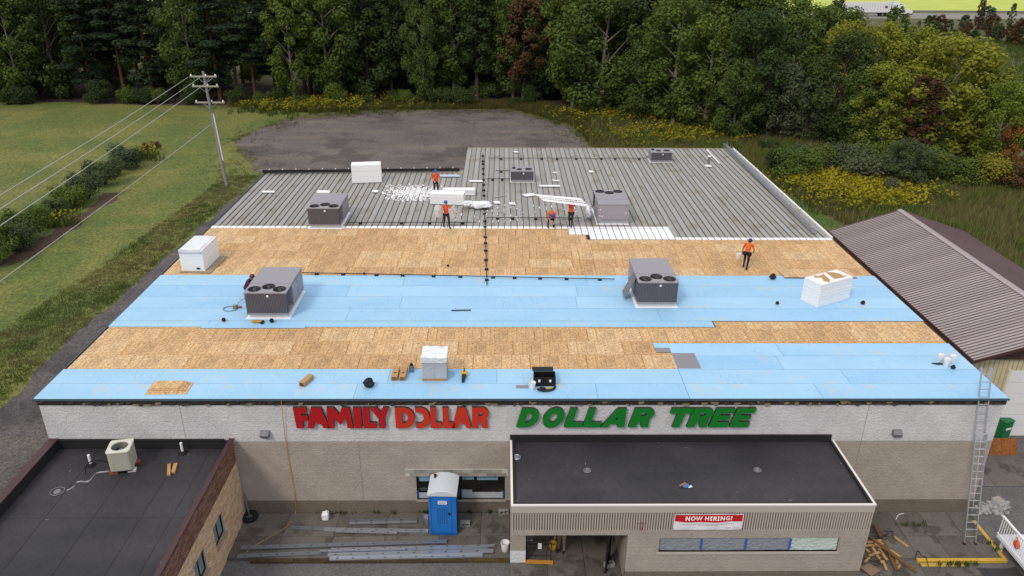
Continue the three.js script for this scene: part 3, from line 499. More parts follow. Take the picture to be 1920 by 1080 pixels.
// ------------------------------------------------------------ rooftop units
function fanPart(parent, x, y, z, r) {
  const f = sub('fan', parent);
  part('well', [new THREE.CylinderGeometry(r, r, .16, 24, 1, true).translate(x, y - .06, z), new THREE.CircleGeometry(r, 24).rotateX(-Math.PI / 2).translate(x, y - .13, z)], M(0x5c5a60, .7, { side: THREE.DoubleSide }), f);
  part('rim', new THREE.TorusGeometry(r, .022, 6, 28).rotateX(Math.PI / 2).translate(x, y + .012, z), mat.dark, f);
  part('hub', cyl(r * .24, r * .24, .06, x, y - .03, z), mat.steel, f);
  for (let i = 0; i < 4; i++) part('blade', box(r * .66, .008, r * .42, r * .56, 0, 0).rotateX(.35).rotateY(i * 1.571 + .4).translate(x, y - .05, z), i % 2 ? mat.grey : mat.fan, f);
  const w = []; for (const k of [.4, .62, .84]) w.push(new THREE.TorusGeometry(r * k, .005, 4, 24).rotateX(Math.PI / 2).translate(x, y + .014, z)); for (let i = 0; i < 4; i++) w.push(rod(V(x - r * Math.cos(i * .785), y + .016, z - r * Math.sin(i * .785)), V(x + r * Math.cos(i * .785), y + .016, z + r * Math.sin(i * .785)), .005, 4)); part('guard', w, mat.dark, f);
}
function rooftopUnit(label, pos, turn, small) {
  const t = thing('rooftop_unit', label, 'hvac unit', pos, turn, 'rooftop heating and cooling units');
  const W = small ? 1.72 : 1.98, L = small ? 1.28 : 3.08, H = small ? .86 : 1.26, c = small ? .1 : .2;
  // front, at +z, is the condenser end; the base stands at the front edge
  part('curb', [span(-W / 2 + .1, W / 2 - .1, 0, c, -L + .1, -.12)], mat.curb, t, 'white roof curb');
  part('curb_flashing', [span(-W / 2 - .05, W / 2 + .05, 0, .02, -L - .05, .05)], mat.eps, t);
  part('base_rail', span(-W / 2, W / 2, c, c + .09, -L, 0), mat.hvacSide, t);
  const y0 = c + .09, y1 = y0 + H - .24, zs = small ? [-L * .5] : [-L * .36, -L * .66];
  part('cabinet', [span(-W / 2 + .02, W / 2 - .02, y0, y1, -L + .02, small ? -.03 : -L * .34)], mat.hvacSide, t);
  if (!small) part('condenser_section', [span(-W / 2 + .02, W / 2 - .32, y0, y1 - .17, -L * .33, -.03), span(W / 2 - .08, W / 2 - .02, y0, y1 - .01, -.26, -.03)], mat.coil, t);
  if (!small) part('access_opening', span(W / 2 - .33, W / 2 - .3, y0, y1 - .17, -L * .33, -.26), mat.coil, t, 'open bay behind the side corner');
  const cf = sub('coil_face', t); for (let i = 0; i < 26; i++) part('fin', box((W - .06) / 26 * .62, y1 - y0 - .03, .02, -W / 2 + .03 + (i + .5) * (W - .06) / 26, (y0 + y1) / 2, -.018), mat.coilFin, cf);
  part('backing', span(-W / 2 + .02, W / 2 - .02, y0, y1 - .01, -.03, -.026), mat.coil, cf);
  part('nameplate', box(.1, .1, .006, .1, y1 - .13, .0), mat.white, t);
  const tops = small ? [0, -L] : [0, -L * .34, -L * .67, -L];
  for (let i = 0; i < tops.length - 1; i++) {
    const s = poly([[-W / 2, -tops[i] + .004], [W / 2, -tops[i] + .004], [W / 2, -tops[i + 1] - .004], [-W / 2, -tops[i + 1] - .004]]), fans = i ? [] : small ? [[W * .28, L * .42, .25]] : [[-W * .3, L * .13, .29], [0, L * .22, .29], [W * .3, L * .13, .29]];
    for (const [x, z, r] of fans) { const h = new THREE.Path(); h.absarc(x, z, r, 0, 7, true); s.holes.push(h); }
    part('top_panel', muv(extr(s, .05, .006).rotateX(-Math.PI / 2).translate(0, y1 + (i % 2) * .02, 0)), mat.hvacTop, t);
    for (const [x, z, r] of fans) fanPart(t, x, y1 + .05, -z, r);
  }
  if (small) { part('vent_box', [box(.24, .08, .2, -W * .36, y1 + .1, -L * .6), box(.34, .05, .26, -W * .12, y1 + .09, -L * .35)], mat.dark, t); }
  else {
    part('side_panel', [span(W / 2 - .02, W / 2, y0 + .05, y1 - .03, -L * .64, -L * .36)], mat.hvacTop, t); part('side_panel', [span(W / 2 - .02, W / 2, y0 + .05, y1 - .03, -L + .05, -L * .66)], mat.hvacTop, t);
    part('rear_panel', [span(-W / 2 + .12, W / 2 - .3, y0 + .08, y1 - .08, -L, -L + .02)], mat.hvacTop, t); part('rear_door', [span(-W / 2 + .3, W / 2 - .34, y0 + .06, y0 + .34, -L - .012, -L)], mat.hvacSide, t);
    for (const [x, y] of [[W / 2 - .14, .72], [W / 2 - .14, .3], [-W / 2 + .2, .5], [W / 2 - .3, .28]]) part('sticker', box(.09, .06, .004, x, y0 + y, -L - .004), mat.white, t);
    for (const [z, y] of [[-1.3, .8], [-1.9, .6], [-2.4, .7]]) part('sticker', box(.004, .08, .06, W / 2 + .002, y0 + y, z), mat.white, t);
  }
  return t;
}
const R0 = (px, py) => G(px, py, RF);
rooftopUnit('grey three-fan rooftop unit standing on bare metal near white foam blocks', R0(609, 429).setY(RF - .01), 0);
rooftopUnit('grey three-fan rooftop unit on blue underlayment with a worker behind it', R0(503, 598).setY(RF + .01), 0);
{ const t = rooftopUnit('grey three-fan rooftop unit on blue underlayment with its side panel hanging open', R0(1231, 577).setY(RF + .01), 0);
  part('open_panel', box(.03, 1.15, .8, 0, 0, 0).rotateZ(-.42).translate(-1.24, .66, -1.2), mat.grey, t, 'grey panel leaning open at the side'); }
{ const p = R0(1149, 421); rooftopUnit('grey rooftop unit by the white foam sheets, fans at its far end', V(p.x, RF - .01, p.z - 3.08), Math.PI); }
rooftopUnit('small grey rooftop unit in the middle of the bare metal roof', R0(979, 342).setY(RF), 0, true);
rooftopUnit('small grey rooftop unit near the far edge of the metal roof', R0(1239.5, 305).setY(RF), 0, true);

// ------------------------------------------------------------ black gas pipe on small rubber supports
function gasPipe(label, a, b, n, y = RF + .12) {
  const t = thing('gas_pipe', label, 'pipe', V(0, 0, 0), 0, 'gas pipes across the roof'); const A = V(a.x, y, a.z), B = V(b.x, y, b.z);
  part('pipe', rod(A, B, .025, 8), mat.dark, t);
  for (let i = 0; i < n; i++) { const q = A.clone().lerp(B, (i + .3 + .4 * rnd()) / n), s = sub('pipe_support', t); s.position.set(q.x, RF, q.z); part('block', box(.2, .1, .12, 0, .05, 0), mat.rubber, s); part('clamp', box(.06, .07, .1, 0, .13, 0), mat.grey, s); }
}
gasPipe('black gas pipe running from the far metal roof over the strand board to the blue', R0(905, 290), R0(913, 538), 20);
gasPipe('black gas pipe along the far edge of the blue, ending at the open-sided unit', R0(680, 517), R0(1152, 527), 9);
gasPipe('black gas pipe along the blue edge beside the unit with the worker', R0(566, 515), R0(680, 517), 2);
gasPipe('black gas pipe on bare metal beside the strand board, between unit and crossing pipe', R0(652, 420), R0(892, 420), 4);
gasPipe('black gas pipe on bare metal behind the bending worker', R0(912, 411), R0(1090, 412), 5);
gasPipe('black gas pipe to the small unit at the far edge', R0(915, 299), R0(1216, 299), 8);
gasPipe('black double gas pipe stub to the middle small unit', R0(929, 323), R0(957, 323), 1);
gasPipe('black gas pipe ending at the side of the middle small unit', R0(912, 338), R0(957, 338), 2);

// ------------------------------------------------------------ loose gutters
function gutter(label, a, b, m, n, lift) {
  const L = a.distanceTo(b), t = thing('gutter', label, 'gutter', a.clone().add(b).multiplyScalar(.5), Math.atan2(b.x - a.x, b.z - a.z));
  const s = poly([[-.13, 0], [.13, 0], [.13, .02], [-.11, .02], [-.11, .24], [-.13, .24]]); part('trough', muv(extr(s, L).translate(0, 0, -L / 2)), m, t); part('lip', [box(.02, .16, L, .12, .09, 0)], m, t);
  for (let i = 0; i < n; i++) part('strap', [box(.3, .014, .04, .01, .25, -L / 2 + (i + .5) * L / n), box(.014, .2 + lift, .04, .15, .16 + lift / 2, -L / 2 + (i + .5) * L / n)], lift ? mat.alu : mat.white, t);
}
gutter('pale gutter with upright straps lying along the edge of the metal roof', R0(1358, 274).setY(RF + .05), R0(1527, 439).setY(RF + .05), mat.alu, 24, .22);
gutter('dark gutter lying across the end of the low metal roof', V(-18.5, RF + .02, -57.4), V(-3.4, RF + .1, -58.1), mat.dark, 15, 0);
{ const p = R0(1328, 312), t = thing('vent_stack', 'grey vent stack with white collar on the far metal roof', 'vent', V(p.x, RF, p.z)); part('pipe', cyl(.09, .09, .8, 0, .4, 0), mat.galvDark, t); part('cap', cyl(.14, .14, .06, 0, .83, 0), mat.white, t); part('collar', [box(.5, .03, .5, 0, .05, 0), cyl(.1, .2, .12, 0, .1, 0)], mat.eps, t); }
{ const a = R0(1325, 283), b = R0(1349, 308), t = thing('loose_pipe', 'white pipe lying on the metal roof beside the vent stack', 'pipe'); part('tube', rod(V(a.x, RF + .1, a.z), V(b.x, RF + .06, b.z), .055, 10), mat.white, t); }

// ------------------------------------------------------------ foam stacks, pallets and boards
function foamStack(label, c, w, d, h, turn, n, over) {
  const t = thing('foam_stack', label, 'foam stack', V(c.x, RF, c.z), turn); const hh = h / n;
  for (let i = 0; i < n; i++) part('foam_sheet', box(w + rr(-.015, .015), hh - .012, d + rr(-.015, .015), rr(-.01, .01), .02 + (i + .5) * hh, rr(-.01, .01)), mat.eps, t);
  part('inner', box(w - .05, h - .03, d - .05, 0, h / 2, 0), mat.epsJoint, t);
  if (over) over(t, h); return t;
}
foamStack('white foam stack under plastic cover on a plywood base by the roof edge', V(-16.75, 0, -39.3), 1.25, 2.15, 1.22, -.03, 14, (t, h) => {
  const g = new THREE.PlaneGeometry(1.24, 2.32, 16, 24).rotateX(-Math.PI / 2), p = g.attributes.position; for (let i = 0; i < p.count; i++) { const x = p.getX(i), z = p.getZ(i); p.setY(i, h + .03 + .05 * fbm(x * .4 + .3, z * .3 + .4, 8, 8, 3, 160) - (Math.abs(x) > .58 || Math.abs(z) > 1.12 ? .14 : 0)); }
  g.computeVertexNormals(); part('plastic_cover', muv(g), mat.plasticW, t); part('label_sheet', box(.18, .1, .004, .3, .2, 1.115), mat.dark, t);
});
{ const t = thing('plywood_sheet', 'weathered plywood under the covered foam stack', 'board', V(-16.55, RF + .01, -39.2), -.06); part('sheet', box(1.7, .03, 2.44, 0, .02, 0), M(0x9a8a70, .9), t); part('runner', [box(1.7, .06, .09, 0, -.0, 1.1)], mat.oldWood, t); }
foamStack('white foam stack with torn wood-coloured top on the blue underlayment', V(16.3, 0, -34.75), 2.25, 1.06, 1.2, .48, 17, (t, h) => {
  part('top_board', box(2.15, .012, .98, 0, h + .022, 0), mat.wood, t, 'bare board showing through the torn wrapping');
  const wr = (pts) => part('top_wrap', extr(poly(pts), .012).rotateX(-Math.PI / 2).translate(0, h + .03, 0), mat.white, t);
  wr([[-1.12, -.53], [-.5, -.53], [-.62, -.2], [-.4, .1], [-.7, .3], [-.5, .53], [-1.12, .53]]); wr([[-.5, -.53], [1.12, -.53], [1.12, -.3], [.5, -.36], [-.1, -.26], [-.4, -.36]]); wr([[1.12, -.3], [1.12, .53], [.4, .53], [.7, .36], [.86, .1], [.8, -.2]]); wr([[-.5, .53], [.4, .53], [.1, .42], [-.3, .36]]); wr([[-.2, -.26], [.05, -.3], [.3, .44], [.1, .46]]);
});
{ const c = R0(687, 343); foamStack('large white foam block on the low metal roof', V(c.x, 0, c.z - .45), 2.15, .95, 1.35, .12, 3); }
{ const c = R0(839, 384); foamStack('long white foam stack on bare metal beside the walking worker', V(c.x, 0, c.z - .4), 2.3, .8, .75, -.1, 5); }
{ const c = R0(860, 366); foamStack('low white foam stack in front of the orange-shirted worker', V(c.x, 0, c.z - .2), 2.3, .6, .4, 0, 4); }
for (const [px, py, w, d, a, l] of [[843, 331, 1.5, .5, 0, 'pale grey foam sheet lying behind the foam stacks'], [892, 341, 1.0, .3, 0, 'small white foam sheet left of the middle small unit'], [1030, 350, 1.5, .3, 0, 'narrow white foam sheet beside the stained metal'], [992, 367, .8, .5, .3, 'white foam scrap with torn corner on the metal'], [960, 383, .4, .42, 0, 'square white foam scrap near the long stack'], [931, 381, .4, .42, 0, 'square white foam scrap beside the gas pipe'], [503, 361, .85, .34, 0, 'white foam scrap on the low metal roof by the edge'], [606, 361, .9, .5, 0, 'white foam scrap behind the unit on bare metal'], [967, 286, .36, .3, 0, 'small white patch near the far roof edge'], [1108, 323, .34, .4, 0, 'small white patch between the far unit and the middle unit'], [1040, 325, .3, .16, 0, 'tiny white offcut beside the middle small unit'], [703, 360, .45, .4, 0, 'white foam square below the large white block'], [1042, 340, .5, .2, 0, 'white offcut above the narrow foam sheet']]) {
  const p = R0(px, py), t = thing('foam_scrap', l, 'foam scrap', V(p.x, RF + .03, p.z), a, 'foam scraps on the metal roof'); const g = box(w, .05, d, 0, .03, 0), q = g.attributes.position; for (let i = 0; i < q.count; i++) q.setX(i, q.getX(i) + (q.getZ(i) > 0 ? .06 : -.03)); part('sheet', g, py === 331 ? M(0xb9c4d2, .7) : mat.eps, t);
}
for (const [px, py, L, a, m, l] of [[938, 369, .95, .45, 'alu', 'thin pale strip lying on the metal roof'], [865, 583, .95, 1.62, 'dark', 'dark strip lying in the middle of the blue'], [1108, 297, 1.1, 1.2, 'white', 'bent white strip near the far gas pipe'], [1240, 690, .0, 0, 'white', '']]) { if (!L) continue; const p = R0(px, py), t = thing('loose_strip', l, 'strip', V(p.x, RF + .03, p.z), a + Math.PI / 2 - 1.57); part('strip', box(L, .03, .07, 0, .01, 0), mat[m], t); t.rotation.y = a === .45 ? .45 : a === 1.62 ? .04 : .2; }
{ // white residue of the coating, scraped and smeared along the seams
  const gs = []; for (let i = 0; i < 1100; i++) { const px = 775 + (rnd() + rnd() - 1) * 62, py = 362 + (rnd() + rnd() - 1) * 17, p = R0(px, py), w = rr(.02, .16), L = rr(.05, .5); gs.push(new THREE.CircleGeometry(.5, 7).rotateX(-Math.PI / 2).scale(w, 1, L).translate(p.x, RF + .008 + i * .00001, p.z)); }
  for (let i = 0; i < 90; i++) { const p = R0(rr(830, 1080), rr(385, 419)); gs.push(new THREE.CircleGeometry(.5, 6).rotateX(-Math.PI / 2).scale(rr(.02, .07), 1, rr(.1, .7)).translate(Math.round((p.x - XL) / .3995) * .3995 + XL + rr(-.05, .05), RF + .034, p.z)); }
  const m = part('residue', gs, M(0xe6e6e6, .8), store, 'white residue smeared over the metal'); m.userData.kind = 'stuff';
}
function crumple(w, h, d, s, amp = .35) { const g = new THREE.IcosahedronGeometry(.5, 4), p = g.attributes.position; for (let i = 0; i < p.count; i++) { const v = V(p.getX(i), p.getY(i), p.getZ(i)), k = 1 + amp * 2 * (fbm(v.x * .5 + .5 + v.z * .3, v.y * .5 + .5, 9, 9, 3, s) - .5); p.setXYZ(i, v.x * w * k, Math.max(-.45, v.y) * h * k, v.z * d * k); } g.computeVertexNormals(); return g; }
{ const p = R0(905, 390), t = thing('plastic_heap', 'heap of crumpled clear plastic at the end of the foam stack', 'plastic sheeting', V(p.x, RF, p.z)); part('sheeting', crumple(1.5, .5, .9, 170).translate(-.2, .22, 0), mat.plasticW, t); part('tail', crumple(.8, .4, .5, 171).translate(-1, .35, .1), mat.plasticW, t); }
{ const p = R0(1103, 408), t = thing('plastic_heap', 'clear plastic hanging beside the unit with far fans', 'plastic sheeting', V(p.x, RF, p.z)); part('sheeting', crumple(.35, .9, 1.2, 172).translate(0, .4, 0), mat.plasticW, t); }
{ // wrapped pallet
  const p = R0(815, 715), t = thing('wrapped_pallet', 'pallet of boxes wrapped in clear plastic by the front of the roof', 'pallet', V(p.x, RF + .01, p.z - .45)), W = 1.0, D = .95;
  const pal = sub('pallet', t); for (let i = 0; i < 5; i++) part('deck_board', box(.14, .02, D, -W / 2 + .07 + i * (W - .14) / 4, .12, 0), mat.wood, pal); for (const z of [-.42, 0, .42]) part('stringer', box(W, .09, .07, 0, .055, z), mat.wood, pal); 
  for (let r = 0; r < 4; r++) for (let k = 0; k < 2; k++) part('carton', rbox(W / 2 - .03, .22, D - .06, (k - .5) * (W / 2), .25 + r * .23, 0, .01), M([0x8e8b94, 0x9b979e, 0x858089, 0x938f97][r], .6), t);
  const wrap = new THREE.BoxGeometry(W, .94, D, 16, 16, 16), q = wrap.attributes.position; for (let i = 0; i < q.count; i++) { const k = 1 + .04 * (fbm(q.getX(i) + q.getZ(i) + 2, q.getY(i) + 2, 9, 9, 3, 175) - .5); q.setXYZ(i, q.getX(i) * k, q.getY(i), q.getZ(i) * k); } wrap.computeVertexNormals();
  part('wrapping', wrap.translate(0, .6, 0), mat.plastic, t); const lc = new THREE.BoxGeometry(1.04, .22, 1.0, 14, 4, 14), lq = lc.attributes.position; for (let i = 0; i < lq.count; i++) lq.setY(i, lq.getY(i) + (lq.getY(i) > 0 ? .12 : .06) * (fbm(lq.getX(i) + 2, lq.getZ(i) + 2, 7, 7, 3, 176) - .5)); lc.computeVertexNormals(); part('loose_cover', lc.translate(0, 1.0, 0), mat.plasticW, t);
  const f = new THREE.PlaneGeometry(.5, 1.2, 8, 12), fq = f.attributes.position; for (let i = 0; i < fq.count; i++) { const y = fq.getY(i); fq.setXYZ(i, .52 + (.6 - y) * .22 + fq.getX(i) * .1, .5 + y * .75, -.2 + fq.getX(i) * (.4 + (.6 - y) * .3) + .05 * Math.sin(y * 7)); } f.computeVertexNormals(); part('loose_flap', f, mat.plastic, t);
}
// ------------------------------------------------------------ tools along the front of the roof
for (const [px, py, l] of [[735, 714, 'long cardboard carton beside another, on blue near the wrapped pallet'], [750, 714, 'long cardboard carton next to the pallet side of its twin']]) { const p = R0(px, py), t = thing('carton', l, 'carton', V(p.x + .1, RF + .013, p.z - .4)); part('body', rbox(.26, .2, .85, 0, .1, 0, .008), mat.card, t); part('handle_hole', box(.1, .004, .07, 0, .202, .1), mat.black, t); part('open_end', box(.2, .15, .004, 0, .1, .427), M(0x7c5c3a, .9), t); }
{ const p = R0(572, 725), t = thing('carton', 'single cardboard carton on blue between wood stack and black bag', 'carton', V(p.x, RF + .013, p.z - .3), -.35); part('body', rbox(.24, .2, .7, 0, .1, 0, .008), mat.card, t); part('open_end', box(.18, .14, .004, 0, .1, .352), M(0x4c3a28, .9), t); }
for (const [px, py, l] of [[772, 697, 'small steel canister on blue between cartons and pallet'], [797, 702, 'small steel canister touching the side of the wrapped pallet']]) { const p = R0(px, py), t = thing('canister', l, 'canister', V(p.x, RF + .013, p.z)); part('body', cyl(.11, .11, .3, 0, .15, 0), mat.galvDark, t); part('cap', cyl(.05, .08, .1, 0, .35, 0), mat.black, t); }
function bag(label, p, s) { const t = thing('tool_bag', label, 'tool bag', V(p.x, RF + .013, p.z)); part('body', crumple(.45 * s, .42 * s, .38 * s, 180).translate(0, .19 * s, 0), mat.black, t); part('strap', tube([V(-.16 * s, .3 * s, 0), V(0, .46 * s, .05), V(.17 * s, .3 * s, 0)], .015, 12, 5), mat.dark, t); }
bag('black tool bag on blue in front of the cartons', R0(692, 726), 1);
{ const p = R0(870, 712), t = thing('leaf_blower', 'yellow and black hand blower lying beside the wrapped pallet', 'blower', V(p.x, RF + .02, p.z)); part('body', crumple(.28, .26, .34, 181, .1).translate(0, .13, -.28), M(0xd8a81e, .5), t); part('nozzle', rod(V(0, .12, -.12), V(-.03, .07, .3), .09, 10, .05), mat.dark, t); part('handle', tube([V(0, .2, -.4), V(0, .34, -.32), V(0, .24, -.18)], .025, 10, 5), mat.black, t); }
{ const p = R0(1021, 724), t = thing('tool_tote', 'open black tool crate with white labels on the blue', 'crate', V(p.x, RF + .013, p.z - .22)); const W = .86, D = .5, H = .4;
  part('base', box(W, .02, D, 0, .01, 0), mat.black, t); for (const s of [-1, 1]) { part('long_side', box(W, H, .03, 0, H / 2, s * D / 2), mat.black, t); part('short_side', box(.03, H, D, s * W / 2, H / 2, 0), mat.black, t); part('label', box(.09, .12, .004, s * .22, .26, D / 2 + .017), mat.white, t); } part('lid', box(W, .03, .3, -.06, H + .06, -D / 2 - .1).rotateX(0), mat.dark, t); }
{ const p = R0(1022, 732), t = thing('tool_belt', 'dark tool belt with yellow tool in front of the black crate', 'tool belt', V(p.x, RF + .015, p.z)); part('belt', tube([V(-.3, .05, 0), V(-.1, .08, .14), V(.15, .07, .12), V(.35, .06, -.02), V(.42, .12, -.1)], .05, 20, 6), mat.dark, t); part('pouch', crumple(.3, .2, .2, 182).translate(-.12, .1, .08), mat.black, t); part('tape_measure', rbox(.2, .07, .07, .16, .14, .06, .02), M(0xd9a520, .5), t); }
function bucket(label, p, r = .15, h = .34, m = mat.white, y = RF + .013) { const t = thing('bucket', label, 'bucket', V(p.x, y, p.z)); part('pail', new THREE.LatheGeometry([[0, 0], [r * .86, 0], [r, h], [r + .012, h], [r + .012, h - .04], [r * .98, h - .05], [r * .8, .02], [0, .02]].map(q => new THREE.Vector2(q[0], q[1])), 20), m, t); part('handle', new THREE.TorusGeometry(r, .006, 4, 16, Math.PI).rotateX(1.2).translate(0, h - .04, .0), mat.grey, t); return t; }
bucket('white bucket beside the black crate', R0(998, 730), .13, .32);
bucket('white bucket of three by the roof corner, the one nearest the shed', R0(1785, 680)); bucket('white bucket of three by the roof corner, the one at the front', R0(1774, 686)); bucket('white bucket of three by the roof corner, standing in scattered leaves', R0(1762, 678));
{ const p = R0(1764, 683), t = thing('debris_tuft', 'small dark green clump of debris beside the three buckets', 'debris', V(p.x - .1, RF + .014, p.z)); part('clump', crumple(.5, .08, .2, 183), M(0x2c3a26, .95), t); }
bag('black hand tool lying near the three white buckets', R0(1786, 692), .45);
{ const p = R0(979, 726), t = thing('grey_board', 'small grey board on the blue beside the crate', 'board', V(p.x, RF + .016, p.z)); part('sheet', box(.5, .014, .22, 0, .006, 0), mat.greySide, t); }
for (const [px, py, s, l] of [[1448, 524, .8, 'black tool pouch at the far edge of the blue, by the raised sheet'], [1457, 571, .42, 'tiny black tool on the blue between unit and foam stack'], [1617, 571, .5, 'tiny black tool on the blue beyond the foam stack'], [420, 603, .45, 'small black tool at the edge of the blue before the unit'], [510, 605, .5, 'dark tool under the front of the unit with the worker'], [840, 500, .3, 'tiny dark scrap on the upper strand board'], [683, 515, .3, 'tiny dark scrap at the blue edge of the strand board']]) bag(l, R0(px, py), s);
{ const p = R0(483, 606), t = thing('power_tool', 'yellow power tools lying before the unit with the worker', 'power tool', V(p.x, RF + .013, p.z)); part('body', crumple(.5, .16, .16, 184).translate(0, .08, 0), M(0xb98424, .6), t); part('grip', box(.1, .1, .24, .25, .06, .04), mat.black, t); }
{ const p = R0(440, 580), t = thing('hose_coil', 'coiled grey hose with a small pump on the blue', 'hose', V(p.x, RF + .02, p.z)); part('coil', [new THREE.TorusGeometry(.34, .018, 5, 26).rotateX(Math.PI / 2).scale(1, 1, .8).translate(-.2, .02, 0), tube([V(.1, .03, -.1), V(.05, .1, -.5), V(.3, .2, -.9), V(.6, .4, -1.1)], .016, 20, 5)], M(0x5b6f84, .6), t); part('pump', rbox(.2, .18, .14, .02, .1, -.05, .02), M(0x8a7858, .6), t); part('handle', box(.2, .06, .06, .24, .08, -.06), M(0x8a2034, .6), t); }
{ const p = R0(312, 738), t = thing('board_stack', 'small stack of strand board offcuts at the roof corner', 'board stack', V(-13.35, RF + .014, -26.3), .03); for (let i = 0; i < 4; i++) part('osb_offcut', box(1.62 - i * .14, .018, .86 - i * .1, -i * .05, .01 + i * .02, -i * .07), mat.osb[i % 5], t); }
{ const t = thing('raised_sheet', 'strand board sheet lifted over the far edge of the blue', 'board', V(17.1, RF + .05, -38.0), 0); part('sheet', muv(box(3.9, .02, 1.25, 0, .0, 0).rotateX(-.05)), mat.osb[0], t); part('edge', box(3.9, .03, .012, 0, -.02, .63), mat.dark, t); }

// ------------------------------------------------------------ utility pole and its lines
{
  const b = V(-27.4, GY, -73.4), top = V(-28.0, 10.95, -73.4), t = thing('utility_pole', 'leaning wooden utility pole with three cross-arms on the lawn', 'utility pole', b), P = y => V((top.x - b.x) * (y / (top.y - b.y)), y, 0);
  part('pole', rod(V(0, 0, 0), P(11.05), .17, 12, .11), M(0x8f8c88, .95), t);
  for (const [y, w, dz] of [[10.6, 1.25, .14], [9.7, 1.22, .14], [8.15, 1.38, -.14]]) { const c = P(y), a = sub('cross_arm', t); a.position.copy(c); part('beam', box(w * 2, .13, .11, 0, 0, dz), M(0xaaa698, .95), a); for (const x of [-w + .12, -w * .1 + .35, w - .12]) part('insulator', [cyl(.05, .07, .16, x, .14, dz), cyl(.08, .08, .03, x, .1, dz)], mat.eps, a); for (const s of [-1, 1]) part('brace', rod(V(s * w * .5, -.05, dz), V(0, -.6, dz * .6), .022, 5), mat.galv, a); }
  part('conduit', rod(P(2.6).add(V(.18, 0, .08)), P(7.1).add(V(.18, 0, .08)), .06, 8), mat.white, t, 'white conduit strapped to the pole'); part('riser', rod(P(.1).add(V(.16, 0, .08)), P(2.6).add(V(.17, 0, .08)), .045, 8), mat.grey, t);
  part('drop_wire', [tube([V(.4, 9.5, 0).add(P(0)), V(.5, 8.6, .2), V(.1, 7.6, .2), V(.05, 7.1, .1)].map(v => v.setX(v.x - .5)), .015, 16, 4), tube([P(8.1).add(V(1.1, .1, 0)), P(8.6).add(V(.85, .2, 0)), P(9.5).add(V(.6, 0, 0))], .015, 12, 4)], mat.dark, t);
  const wire = (l, a, c, sag) => { const e = a.clone().lerp(c, 1.5), pts = []; for (let i = 0; i <= 20; i++) { const k = i / 20, q = a.clone().lerp(e, k); q.y -= sag * (4 * k * (1 - k)) - 0; pts.push(q); } const w = thing('overhead_wire', l, 'wire', V(0, 0, 0), 0, 'wires from the utility pole'); part('cable', tube(pts, .022, 40, 5), M(0xb8b8b4, .6), w); };
  wire('overhead wire from the outer end of the top cross-arm', onZ(352, 145, -73.4), G(0, 357, 10.3), .25); wire('overhead wire from the middle of the top cross-arm', onZ(378, 143, -73.4), G(0, 382, 10.3), .25); wire('overhead wire from the near end of the top cross-arm', onZ(398, 147, -73.4), G(0, 413, 10.3), .25);
  wire('lowest overhead wire, fixed halfway up the pole', onZ(398, 231, -73.4), G(0, 520, 6.4), .2);
}

// ------------------------------------------------------------ pavements and kerbs
function pavement(name, xs, zs, y, th, skip) {
  const g = new THREE.Group(); g.name = numbered(name); g.userData.kind = 'structure'; scene.add(g);
  for (let i = 0; i < xs.length - 1; i++) for (let k = 0; k < zs.length - 1; k++) { const w = xs[i + 1] - xs[i] - .018, d = Math.abs(zs[k + 1] - zs[k]) - .018, x = (xs[i] + xs[i + 1]) / 2, z = (zs[k] + zs[k + 1]) / 2; const b = box(w, th, d); const a = b.attributes.uv, ox = hsh(i, k, 33) * 4; for (let q = 0; q < a.count; q++) a.setXY(q, a.getX(q) + x + ox, a.getY(q) - z); const m = part('slab', b, mat.concrete[(i * 3 + k * 2) % 4], g); m.position.set(x, y - th / 2 + hsh(i, k, 34) * .006, z); }
  return g;
}
pavement('pavement', [-10.85, -9.0, -6.9, -4.8, -2.6, -.9, .3], [-25.63, -24.25, -23.02], 0, .14);
pavement('entry_pavement', [.3, 1.75, 3.2, 4.6], [-25.63, -24.3, -22.9, -21.4, -20], .004, .12);
pavement('side_pavement', [13.5, 14.0, 15.3, 16.55, 17.8, 19.0, 19.85], [-25.63, -24.17, -22.95], 0, .14);
pavement('ramp_pavement', [13.5, 14.6, 16.4, 18.6], [-22.7, -21.4, -20], -.06, .1);
pavement('yard_slab', [20.2, 22.3, 24.8, 27.5], [-29.9, -27.4], GY + .03, .06);
struct('joint_bed', [span(-10.85, .3, -.14, -.02, -25.62, -23.03), span(13.5, 19.85, -.14, -.02, -25.62, -22.96)], M(0x3c3a34, .95));
{ const t = thing('kerb', 'worn yellow kerb in front of the steel studs', 'kerb', V(0, 0, 0)); for (let x = -9.9; x < .2; x += 1.7) part('kerb_stone', rbox(1.69, .16, .15, x + .85, -.075, -22.94, .02), M(x > -3 ? 0x9c8348 : 0x8a7650, .9, { map: T.concrete }), t); }
{ const t = thing('kerb', 'bright yellow kerb around the pavement with the ladder', 'kerb', V(0, 0, 0)); for (let x = 16.4; x < 19.8; x += 1.2) part('kerb_stone', rbox(1.19, .16, .16, x + .6, -.07, -22.86, .02), mat.yellow, t); for (let z = -25.1; z < -22.9; z += 1.1) part('kerb_stone', rbox(.16, .16, 1.09, 19.93, -.07, z + .55, .02), mat.yellow, t); }
{ const t = thing('ramp_edge', 'faded yellow line of stones before the kerb', 'kerb', V(0, 0, 0)); part('edge_stone', rbox(1.7, .08, .16, 17.3, -.06, -22.62, .02), M(0xb9994c, .85), t); }
sheet('dark_patch', [[17.6, -22.55], [20.2, -22.6], [20.4, -19], [17.9, -19]], GY + .012, mat.asphaltDark, .15, .4);

